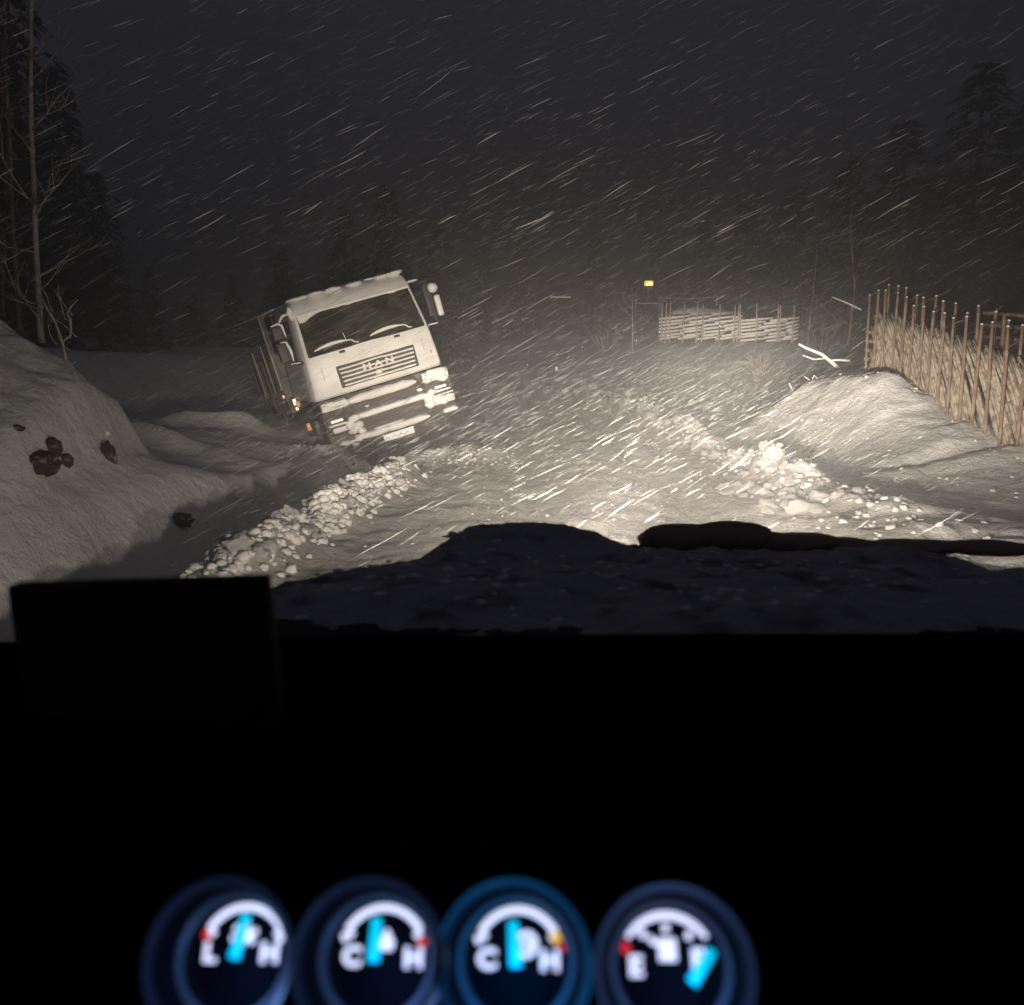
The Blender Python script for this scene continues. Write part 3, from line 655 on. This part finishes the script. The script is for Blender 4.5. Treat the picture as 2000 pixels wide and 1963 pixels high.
# bushes and fallen branches
def bush(name, px_, py_, Y, s, lab, n=9, seed=1, m='twig', lean=(0, 0, 1), r=.012, cat='bush'):
    rnd = random.Random(seed); c = hface(px_, py_); root = empty(name, (c.x, c.y, H(c.x, c.y))); tag(root, lab, cat)
    b = MB()
    for k in range(n): twigs(b, (rnd.uniform(-.1, .1)*s, rnd.uniform(-.1, .1)*s, -.05), (rnd.uniform(-.9, .9)+lean[0], rnd.uniform(-.5, .5), lean[2]*rnd.uniform(.6, 1.2)), s*rnd.uniform(.7, 1.1), r, 2, .3, 3, rnd)
    b.build('twigs', M_[m], root); return root
bush('snowy_bush', 1180, 690, 36, 1.5, 'small snow-laden bush left of the far fence', 10, 2, r=.03)
bush('snowy_bush', 1480, 742, 27, .8, 'pale frosted bush on the slope below the far fence', 14, 9, r=.010)
bush('snowy_bush', 1525, 650, 34, 1.8, 'loose brown bush at the right end of the far fence', 9, 12, m='bark', r=.02)
bush('snowy_bush', 1610, 700, 24, 1.9, 'dark tangled bush between the far fence and the near fence', 12, 21, m='bark', r=.02)
bush('snowy_bush', 560, 830, 19, .6, 'small twiggy bush in the ditch by the left side of the truck', 6, 31, m='bark')
bare_tree('sapling', at(1235, 690, 37), col(1235, [(0, 690), (1, 640), (0, 600), (-1, 560)], 37), .035, 'thin pale sapling just left of the far fence', branches=8, seed=11, m='twig', blen=1.2, cat='sapling')
bare_tree('sapling', at(1575, 690, 30), col(1575, [(0, 690), (10, 600), (20, 500), (24, 400)], 30), .035, 'leaning bare sapling right of the far fence', branches=14, seed=13, m='bark', blen=1.7, cat='sapling')
bare_tree('sapling', at(1650, 640, 28), col(1650, [(6, 680), (20, 560), (10, 440), (30, 300)], 28), .05, 'dim bare tree left of the near stake fence', branches=18, seed=15, m='bark', blen=2.0, cat='sapling')
def branch(lab, chains, Y):
    c = at(*chains[0][0][:2], Y); root = empty('fallen_branch', c); tag(root, lab, 'branch'); b = MB()
    for ch, r in chains_r(chains):
        b.tube([at(p[0], p[1], Y+(p[2] if len(p) > 2 else 0))-c for p in ch], [r*(1-.6*i/(len(ch)-1)) for i in range(len(ch))], 7)
    b.build('stem', M_['wetsnow'], root)
def chains_r(ch): return [(c[:-1], c[-1]) for c in ch]
branch('forked snow-coated branch sticking out left of the near fence', [[(1645, 728), (1625, 708), (1605, 692), (1575, 680), (1560, 672), .055], [(1660, 705), (1640, 703), (1618, 704), .04], [(1612, 700), (1590, 702), (1568, 694), .025]], 20)
branch('thin snowy branch high above the forked branch', [[(1682, 605), (1655, 592), (1625, 580), .03]], 22)
branch('short upright snow-covered stub in the dip left of the mound', [[(1555, 778), (1548, 762), (1541, 748), .03]], 18)
branch('thin arching snowy twig by the left edge of the mound', [[(1575, 765), (1585, 745), (1590, 733), (1600, 742), .014], [(1585, 745), (1575, 738), (1571, 735), .01]], 16.8)

# stones showing through the left bank, and the white stick
for (px_, py_, w_, h_, s, lab) in ((72, 905, .16, .10, 1, 'dark bare stone at the left end of the patch in the left bank'), (98, 875, .07, .10, 2, 'upright dark stone in the middle of the patch in the left bank'),
                              (122, 900, .07, .07, 3, 'small dark stone at the right end of the patch in the left bank'), (208, 895, .08, .16, 4, 'tall dark stone under the white stick in the left bank'), (345, 1015, .15, .07, 5, 'brownish stone low in the ditch below the left ledge'), (30, 835, .05, .03, 6, 'faint grey stone high on the left bank')):
    p = hface(px_, py_); b = MB(); b.blob((0, 0, 0), (w_, w_*.8, h_), s, .32, 3, 2.6); o = b.build('stone', M_['stone']); o.location = p+Vector((0, .03, -.01)); tag(o, lab, 'stone')
p = hface(218, 850); b = MB(); b.tube([(-.16, 0, .02), (.0, -.02, .0), (.05, -.05, -.005)], [.022, .02, .018], 6); o = b.build('stick', M_['wetsnow']); o.location = p+Vector((-.02, -.08, .03)); tag(o, 'short white snow-covered stick jutting from the left bank', 'stick')

# ------------------------------------------------------------------ own car
car = empty('car', (.4, 1.0, 0)); tag(car, 'dark car seen from its driver seat, with dashboard, four lit gauges and snowy hood', 'car')
def cp(p): return Vector(p)-Vector((.4, 1.0, 0))
def left_edge(y): return -.52+.40*ss(1.1, 2.15, y)**1.2
def hood_z(x, y): return 1.010+.105*ss(2.1, 1.0, y) - .05*ss(.75, 1.3, abs(x-.4))
b = MB(); nxh, nyh = 40, 30; vv = []
for j in range(nyh+1):
    y = .86+1.32*j/nyh; xa = left_edge(y); xb = .8-xa
    for i in range(nxh+1):
        x = xa+(xb-xa)*i/nxh; e = min(1, 9*i/nxh, 9*(1-i/nxh)); f = min(1, 7*(1-j/nyh)+.0)
        vv.append(cp((x, y, hood_z(x, y)-.10*(1-e)**2-.12*(1-f)**2)))
ff = [(j*(nxh+1)+i, j*(nxh+1)+i+1, (j+1)*(nxh+1)+i+1, (j+1)*(nxh+1)+i) for j in range(nyh) for i in range(nxh)]
b.add(vv, ff)
paint = mat('car_paint', (.012, .013, .018), .75, spec=.2)
b.build('hood', paint, car)
b = MB(); b.box(-.52-.4, 1.32-.4, -.12, 1.0, .45, .93, .05); b.box(-.14-.4, .94-.4, 1.0, 1.13, .45, .93, .04); b.build('fender', paint, car, ang=40)
# headlights with their light
def beam(ld):
    ld.use_nodes = True; t = ld.node_tree; em = t.nodes['Emission']; n = t.nodes
    tc = n.new('ShaderNodeTexCoord'); sep = n.new('ShaderNodeSeparateXYZ'); t.links.new(tc.outputs['Normal'], sep.inputs[0])
    def mth(op, a, b_=None, c=None):
        q = n.new('ShaderNodeMath'); q.operation = op
        for i, v in enumerate((a, b_, c)):
            if v is None: continue
            if isinstance(v, (int, float)): q.inputs[i].default_value = v
            else: t.links.new(v, q.inputs[i])
        return q.outputs[0]
    nz = mth('MAXIMUM', mth('ABSOLUTE', sep.outputs['Z']), .05)
    az = mth('DIVIDE', sep.outputs['X'], nz); el = mth('DIVIDE', sep.outputs['Y'], nz)
    def gauss(v, mu, sl, sr):
        d = mth('SUBTRACT', v, mu); neg = mth('LESS_THAN', d, 0.0); s = mth('ADD', mth('MULTIPLY', neg, sl-sr), sr); k = mth('DIVIDE', d, s)
        return mth('EXPONENT', mth('MULTIPLY', mth('MULTIPLY', k, k), -1.0))
    main = mth('MULTIPLY', gauss(az, .06, BEAM[0], BEAM[1]), gauss(el, BEAM[4], BEAM[2], BEAM[3]))
    wide = mth('MULTIPLY', mth('MULTIPLY', gauss(az, .07, .50, .9), gauss(el, 0, .20, .46)), BEAM[5])
    hot = mth('MULTIPLY', mth('MULTIPLY', gauss(az, .235, .12, .10), gauss(el, .072, .035, .035)), 3.6)
    s = mth('ADD', mth('ADD', mth('ADD', main, hot), wide), BEAM[6])
    t.links.new(s, em.inputs['Strength'])
BEAM = (.37, .60, .089, .145, .045, .070, .017)
for x in (-.02, .82):
    b = MB(); M0 = Matrix.Translation(cp((x, 2.15, .60))) @ Matrix.Rotation(-pi/2, 4, 'X')
    b.lathe([(.001, -.07), (.05, -.06), (.085, -.01), (.095, .01), (.10, .0), (.10, -.06)], 24, M0); h = b.build('headlight', M_['chrome'], car)
    b = MB(); b.lathe([(.09, .005), (.06, .018), (.001, .024)], 24, M0); b.build('lens', mat('lens_lit', (.9, .9, .85), .2, emit=(1, .85, .6), estr=4), h)
    ld = bpy.data.lights.new('headlight_beam', 'SPOT'); ld.energy = HEAD_POWER; ld.color = (1, .882, .745); ld.spot_size = R(150); ld.spot_blend = .5; ld.shadow_soft_size = .05
    beam(ld)
    lo = bpy.data.objects.new('headlight_beam', ld); COL.objects.link(lo); lo.parent = car; lo.location = cp((x, 2.26, .60)); lo.rotation_euler = (pi/2, 0, R(-2))
# bumper and front grille
b = MB(); b.box(-.30-.4, 1.10-.4, 1.13, 1.24, .40, .66, .05); b.build('front_bumper', M_['black'], car, ang=40)
b = MB(); b.box(.16-.4, .64-.4, 1.125, 1.15, .70, .92, .02); b.build('front_grille', M_['black'], car, ang=40)
# windscreen: real thin pane
gm = bpy.data.materials.new('windscreen_glass'); gm.use_nodes = True; t = gm.node_tree; t.nodes.clear()
out = t.nodes.new('ShaderNodeOutputMaterial'); tr = t.nodes.new('ShaderNodeBsdfTransparent'); tr.inputs[0].default_value = (.985, .99, .985, 1); gl = t.nodes.new('ShaderNodeBsdfGlossy'); gl.inputs['Roughness'].default_value = .02; mx = t.nodes.new('ShaderNodeMixShader'); mx.inputs[0].default_value = .02
t.links.new(tr.outputs[0], mx.inputs[1]); t.links.new(gl.outputs[0], mx.inputs[2]); t.links.new(mx.outputs[0], out.inputs[0])
b = MB(); vv = []
for j in range(9):
    for i in range(25):
        x = -.55+1.9*i/24; f = j/8; y = .88-.06*((x-.4)/.9)**2-.62*f; z = 1.12+.60*f; vv.append(cp((x, y, z)))
b.add(vv, [(j*25+i, j*25+i+1, (j+1)*25+i+1, (j+1)*25+i) for j in range(8) for i in range(24)]); b.build('windscreen', gm, car)
# dashboard
def dash_z(x, y): return 1.185+.012*noise.noise(Vector((x*3, y*3, 0))) - .0*x
b = MB(); vv = []; prof = [(.86, 1.00), (.86, 1.150), (.82, 1.186), (.74, 1.198), (.62, 1.194), (.52, 1.178), (.47, 1.150), (.45, 1.09), (.44, .85)]
nX = 50
for (y, z) in prof:
    for i in range(nX+1):
        x = -.62+1.9*i/nX; vv.append(cp((x, y+.03*(1-((x-.4)/.95)**2) if y > .8 else y, z)))
b.add(vv, [(j*(nX+1)+i, j*(nX+1)+i+1, (j+1)*(nX+1)+i+1, (j+1)*(nX+1)+i) for j in range(len(prof)-1) for i in range(nX)]); b.build('dashboard', M_['dash'], car)
# gauge cluster
nrm = -ray(1150, 1720).normalized(); gx = Vector((1, 0, 0)); gy = nrm.cross(gx).normalized(); gx = gy.cross(nrm).normalized()
DG = .38; ref = Vector((0, 0, CZ))+ray(1015, 1870)*DG; S = DG/FPX
def on_cluster(px_, py_):
    r = ray(px_, py_); c = Vector((0, 0, CZ)); return c+r*((ref-c).dot(nrm)/r.dot(nrm))
OFF[0] = .045
def gauge(px_, py_, kind):
    c = on_cluster(px_, py_); sx = 1/1.02; O = c-Vector((.4, 1.0, 0))
    MT = Matrix(((gx.x, gy.x, nrm.x, O.x), (gx.y, gy.y, nrm.y, O.y), (gx.z, gy.z, nrm.z, O.z), (0, 0, 0, 1)))
    b = MB()
    b.lathe([(.0205, .0), (.0222, .006), (.0226, .011)], 48); b.m = 1; b.lathe([(.0226, .011), (.0246, .013), (.0250, .014)], 48); b.m = 0; b.lathe([(.0250, .014), (.0265, .020), (.0285, .027)], 48)  # dark walls between paler lips paint the rings' light and shade
    b.m = 1; b.lathe([(.0285, .027), (.0308, .0285), (.0320, .030), (.0325, .027)], 48); b.m = 0; b.lathe([(.0325, .027), (.0325, -.004)], 48)
    go = b.build('gauge', [M_['face'], M_['bezel']], car, ang=40); go.matrix_local = MT
    lab = {'L': 'gauge with red mark at left, letters L and H', 'C': 'temperature-like gauge with drop symbol and red mark at right', 'D': 'gauge with yellow and red marks at right', 'E': 'fuel gauge with needle at lower right'}[kind]; go['label'] = lab
    b = MB(); b.lathe([(.001, .0), (.0206, .0)], 40); b.build('face', M_['face'], go)
    def P(x, y, z=.0012): return (x*S*1.04, y*S*1.04, z)
    def bar(name, pts, wpx, m, z=.0014, par=go, n_=8):
        q = MB(); q.tube([P(x, y, z) for x, y in pts], wpx*S/2, n_); o = q.build(name, m, par); o.scale = (1, 1, .5); return o
    arc = [(84*sin(R(a)), 84*cos(R(a))) for a in range(-58, 59, 4)] if kind != 'E' else [(95*sin(R(a)), 95*cos(R(a))-12) for a in range(-52, 53, 4)]
    bar('scale_arc', arc, 15, M_['gwhite'])
    if kind != 'E':
        bar('tick', [(-70, 42), (-60, 34)], 13, M_['gwhite']); bar('tick', [(70, 42), (62, 32)], 13, M_['gwhite'])
    else:
        for (x, y) in ((-46, 58), (-1, 68), (43, 56)): bar('tick', [(x, y), (x*.93, y-14)], 12, M_['gwhite'])
    def letter(ch, x, y, size=44):
        me = text_mesh(ch, size*S*1.1, .0002); me.materials.append(M_['gwhite']); o = bpy.data.objects.new('letter', me); COL.objects.link(o); o.parent = go; o.location = P(x, y, .0016)
        for v in me.vertices: v.co.x *= 1.1
        cu = 0
    NT = {'L': [(8, 71), (-8, -5)], 'C': [(-10, 66), (-12, -8)], 'D': [(-8, 64), (-2, -12)], 'E': [(80, 26), (38, -28)]}[kind]
    nd = MB(); a_, b__ = Vector((*NT[0], 0)), Vector((*NT[1], 0)); nd.tube([P(a_.x, a_.y, .006), P((a_.x+b__.x)/2, (a_.y+b__.y)/2, .006), P(b__.x, b__.y, .006)], [9*S, 11*S, 12*S], 8); nd.build('needle', M_['gcyan'], go)
    if kind == 'L':
        bar('warning_mark', [(-82, 42), (-73, 26)], 14, M_['gred']); letter('L', -64, 2); letter('H', 54, 2); bar('tick', [(74, 34), (70, 22)], 11, M_['gwhite'])
        q = MB(); 
        for a in range(0, 360, 60): q.tube([P(0, 34), P(26*cos(R(a+20)), 34+20*sin(R(a+20)))], 6*S, 6)
        q.build('symbol', M_['gwhite'], go)
    if kind in 'CD':
        bar('tick', [(-80, 38), (-72, 24)], 10, M_['gwhite']); letter('C', -58, -2); letter('H', 60, -4)
        if kind == 'C':
            bar('warning_mark', [(80, 30), (70, 18)], 15, M_['gred']); q = MB(); q.tube([P(6, 46), P(7, 36), P(8, 22), P(8, 10)], [3*S, 8*S, 15*S, 11*S], 10); q.build('symbol', M_['gwhite'], go)
        else:
            bar('caution_mark', [(66, 44), (76, 28)], 17, M_['gyel'], .0018); bar('warning_mark', [(82, 27), (90, 16)], 16, M_['gred'], .002); q = MB(); q.tube([P(16+18*cos(R(a)), 24+19*sin(R(a))) for a in range(0, 361, 30)], 5*S, 6); q.tube([P(8, 24), P(26, 24)], 6*S, 6); q.build('symbol', M_['gwhite'], go)
    if kind == 'E':
        bar('warning_mark', [(-84, 36), (-72, 20)], 17, M_['gred']); letter('E', -60, -4); letter('F', 54, 8)
        q = MB(); q.box(-17*S, 17*S, 6*S, 46*S, .0006, .0018); q.tube([P(-17, 34), P(-30, 40), P(-30, 48)], 5*S, 6); q.build('symbol', M_['gwhite'], go)
    ld = bpy.data.lights.new('gauge_ring_light', 'POINT'); ld.energy = .018 if kind != 'D' else .024; ld.color = (.20, .40, 1.0) if kind not in 'D' else (.03, .36, 1.0); ld.shadow_soft_size = .004  # point light added in front of the dial to light the rings
    lo = bpy.data.objects.new('gauge_ring_light', ld); COL.objects.link(lo); lo.parent = go; lo.location = {'L': (.008, -.012, .022), 'C': (.008, -.012, .022), 'D': (.002, -.010, .022), 'E': (.003, -.012, .022)}[kind]
gauge(475, 1864, 'L'); gauge(748, 1867, 'C'); gauge(1012, 1872, 'D'); gauge(1305, 1884, 'E')
# binnacle shell round the gauges
b = MB(); vv = []
arcp = []
for i in range(41):
    px_ = 120+1700*i/40; arcp.append((px_, 1640+ (0 if px_ < 1350 else ((px_-1350)/500)**1.5*330) + (0 if px_ > 300 else ((300-px_)/200)**2*60)))
for z in (.05, .035, .0):
    for (px_, py_) in arcp: q = on_cluster(px_, py_ + (0 if z < .05 else -6))+nrm*z; vv.append(cp(q))
for (px_, py_) in arcp: vv.append(cp(on_cluster(px_, py_)+nrm*.0 + Vector((0, .06, -.10))))
n_ = len(arcp); b.add(vv, [(j*n_+i, j*n_+i+1, (j+1)*n_+i+1, (j+1)*n_+i) for j in range(3) for i in range(n_-1)]); o = b.build('instrument_hood', M_['dash'], car)
md = o.modifiers.new('s', 'SOLIDIFY'); md.thickness = .004
b = MB(); b.tube([cp(on_cluster(*p)+nrm*.04) for p in arcp if p[0] > 1370], .0022, 6); b.build('rim_highlight', mat('pale_rim', (.07, .07, .08), .6), car)  # paler tube painting in the faint light along the hood's right edge
b = MB(); c0 = on_cluster(900, 1900)-nrm*.002; vv = []
for (sx_, sy_) in ((-.2, -.06), (.24, -.06), (.24, .052), (-.2, .052)): vv.append(cp(c0+gx*sx_+gy*sy_))
b.add(vv+[v-nrm*.01 for v in vv], [(0, 1, 2, 3), (7, 6, 5, 4), (0, 4, 5, 1), (1, 5, 6, 2), (2, 6, 7, 3), (3, 7, 4, 0)]); b.build('instrument_panel', M_['face'], car, smooth=False)
# unseen roof above the seats, added to keep sky light off dash and hood
b = MB(); b.box(-.95, .95, -2.0, -.72, .70, .74, .02, Matrix.Translation((0, 0, 1.0))); b.build('roof', paint, car, ang=40)
# black box on the dashboard
b = MB(); p0 = at(10, 1144, .62); p1 = at(516, 1128, .60)
wv = p1-p0; b.box(0, wv.length, 0, .016, -.125, 0, .004); o = b.build('dash_box', mat('box_black', (.008, .008, .009), .7), None, ang=40); o.location = p0; o.rotation_euler = (0, -atan2(wv.z, wv.x), atan2(wv.y, wv.x)); tag(o, 'plain black rectangular box standing on the dashboard at left', 'box')

# snow lying on the hood
def snow_top(x, y):
    z = hood_z(x, y)+.022
    ptx = 1000+FPX*x/ (y*cos(PITCH)+.35*sin(PITCH))
    z += .064*exp(-(abs((x-.05)/.185))**3-((y-1.93)/.12)**2) + .018*exp(-((x+.12)/.16)**2-((y-1.80)/.2)**2)
    z += .012*noise.noise(Vector((x*5, y*5, 1))) + .007*noise.noise(Vector((x*14, y*14, 4))) + .007*noise.noise(Vector((x*34, y*34, 4))) + .004*noise.noise(Vector((x*62, y*62, 14)))
    z -= .018*exp(-((y-1.62-.12*x)/.06)**2)*ss(.1, .5, x) + .02*exp(-((y-1.30-.18*x)/.05)**2)*ss(-.1, .2, x)
    z += .006*ss(1.25, .95, y) - ss(1.33, .95, y+.12*noise.noise(Vector((x*3, y*4, 9))))*.05
    return z
b = MB(); nxh, nyh = 150, 110; vv = []
for j in range(nyh+1):
    y = .885+1.235*j/nyh; xa = left_edge(y)-.0; xb = .8-xa
    for i in range(nxh+1):
        x = xa+(xb-xa)*i/nxh; e = min(1, 14*i/nxh, 14*(1-i/nxh), 10*(1-j/nyh)); e = 1-(1-e)**2
        zt = snow_top(x, y); zb = hood_z(x, y)-.08
        vv.append((x, y, zb+(zt-zb)*e+.004))
b.add(vv, [(j*(nxh+1)+i, j*(nxh+1)+i+1, (j+1)*(nxh+1)+i+1, (j+1)*(nxh+1)+i) for j in range(nyh) for i in range(nxh)])
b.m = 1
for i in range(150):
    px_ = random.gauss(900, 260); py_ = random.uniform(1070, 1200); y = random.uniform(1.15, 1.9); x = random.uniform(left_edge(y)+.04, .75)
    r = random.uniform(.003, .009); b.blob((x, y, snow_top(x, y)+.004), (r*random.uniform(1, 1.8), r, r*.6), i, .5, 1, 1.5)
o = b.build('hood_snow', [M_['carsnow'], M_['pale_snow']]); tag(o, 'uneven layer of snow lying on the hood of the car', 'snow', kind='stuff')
def lump(cs, lab):
    b = MB()
    for i, (px_, py_, rw, rh) in enumerate(cs):
        c = at(px_, py_, 2.02); k = 2.02/FPX; b.blob(c, (rw*k, .07, rh*k), i+3, .18, 3, 1.4)
    o = b.build('ice_lump', M_['brownice']); tag(o, lab, 'ice lump')
lump([(1330, 1052, 85, 30), (1430, 1050, 95, 33), (1300, 1055, 50, 22), (1500, 1058, 60, 20)], 'largest brown frozen lump on the front edge of the hood')
lump([(1570, 1060, 75, 19), (1650, 1066, 80, 14)], 'low brown frozen lump right of the largest one on the hood edge')
lump([(1780, 1068, 110, 12), (1930, 1070, 100, 13)], 'long thin dark frozen crust at the right end of the hood edge')

# ------------------------------------------------------------------ driving snow
def driving_snow():
    b = MB(); rnd = random.Random(11); V = b.v; F = b.f; MI = []
    wind = Vector((-.86, -.16, -.46)).normalized()
    def flake(p, L, r):
        d = (wind+Vector((rnd.gauss(0, .05), rnd.gauss(0, .05), rnd.gauss(0, .06)))).normalized(); a = d.orthogonal().normalized(); c = d.cross(a); k = len(V); e = d*L/2
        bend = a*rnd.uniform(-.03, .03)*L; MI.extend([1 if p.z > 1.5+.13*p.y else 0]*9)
        V.append(tuple(p-e)); 
        for q in range(3): V.append(tuple(p-e*.3+bend+r*(a*cos(q*2.094)+c*sin(q*2.094))))
        for q in range(3): V.append(tuple(p+e*.3+bend+r*.8*(a*cos(q*2.094)+c*sin(q*2.094))))
        V.append(tuple(p+e))
        for q in range(3):
            q2 = (q+1) % 3; F.append((k, k+1+q2, k+1+q)); F.append((k+1+q, k+1+q2, k+4+q2, k+4+q)); F.append((k+7, k+4+q, k+4+q2))
    def rr_(y):
        return rnd.uniform(.0004, .00085)*(1+.035*y)*(1.7 if rnd.random() < .06 else 1)
    n_ = 0
    while n_ < 60000:
        y = 2.6+23*rnd.random()**.62
        x = rnd.uniform(-.85, .85)*y + rnd.uniform(-1, 1); z = rnd.uniform(-.2, CZ+.62*y+.6)
        if rnd.random() > min(1, (y/9)**1.2+.16) : continue
        if z < H(x, y)+.03: continue
        if z > 1.7+.1*y and rnd.random() < .12: continue
        if -4.2 < x < -1.1 and y > 14.0 and y < 17 and z < 3: continue
        flake(Vector((x, y, z)), rnd.uniform(.05, .20)*(1 if rnd.random() < .85 else 1.5), rr_(y)); n_ += 1
    for i in range(17000):
        y = 6+17*rnd.random()**.8; x = rnd.uniform(-.72, .72)*y; z = H(x, y)+.04+1.5*rnd.random()**1.5
        if -4.2 < x < -1.1 and 13.7 < y < 17 and z < 3: continue
        flake(Vector((x, y, z)), rnd.uniform(.05, .17), rnd.uniform(.0004, .0008)*(1+.035*y))
    for i in range(420):
        y = rnd.uniform(3.2, 9); x = rnd.uniform(-.8, .8)*y; z = CZ+rnd.uniform(.02, .62)*y
        flake(Vector((x, y, z)), rnd.uniform(.08, .26), rnd.uniform(.0014, .0030)*(.5+.1*y))
    b.mi = MI
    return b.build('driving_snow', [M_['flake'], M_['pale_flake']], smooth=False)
tag(driving_snow(), 'wind-driven snow falling slantwise through the whole scene', 'falling snow', kind='stuff')

# ------------------------------------------------------------------ haze of fine snow in the air
b = MB(); b.box(-330, 330, -70, 540, -12, 60); hz = b.build('haze', None, smooth=False)
hz.data.materials.clear(); hm = bpy.data.materials.new('haze'); hm.use_nodes = True; t = hm.node_tree; t.nodes.clear(); out = t.nodes.new('ShaderNodeOutputMaterial'); pv = t.nodes.new('ShaderNodeVolumePrincipled')
pv.inputs['Density'].default_value = HAZE; pv.inputs['Color'].default_value = (.92, .91, .90, 1); pv.inputs['Anisotropy'].default_value = 0.1
t.links.new(pv.outputs[0], out.inputs['Volume']); hz.data.materials.append(hm); tag(hz, kind='stuff')
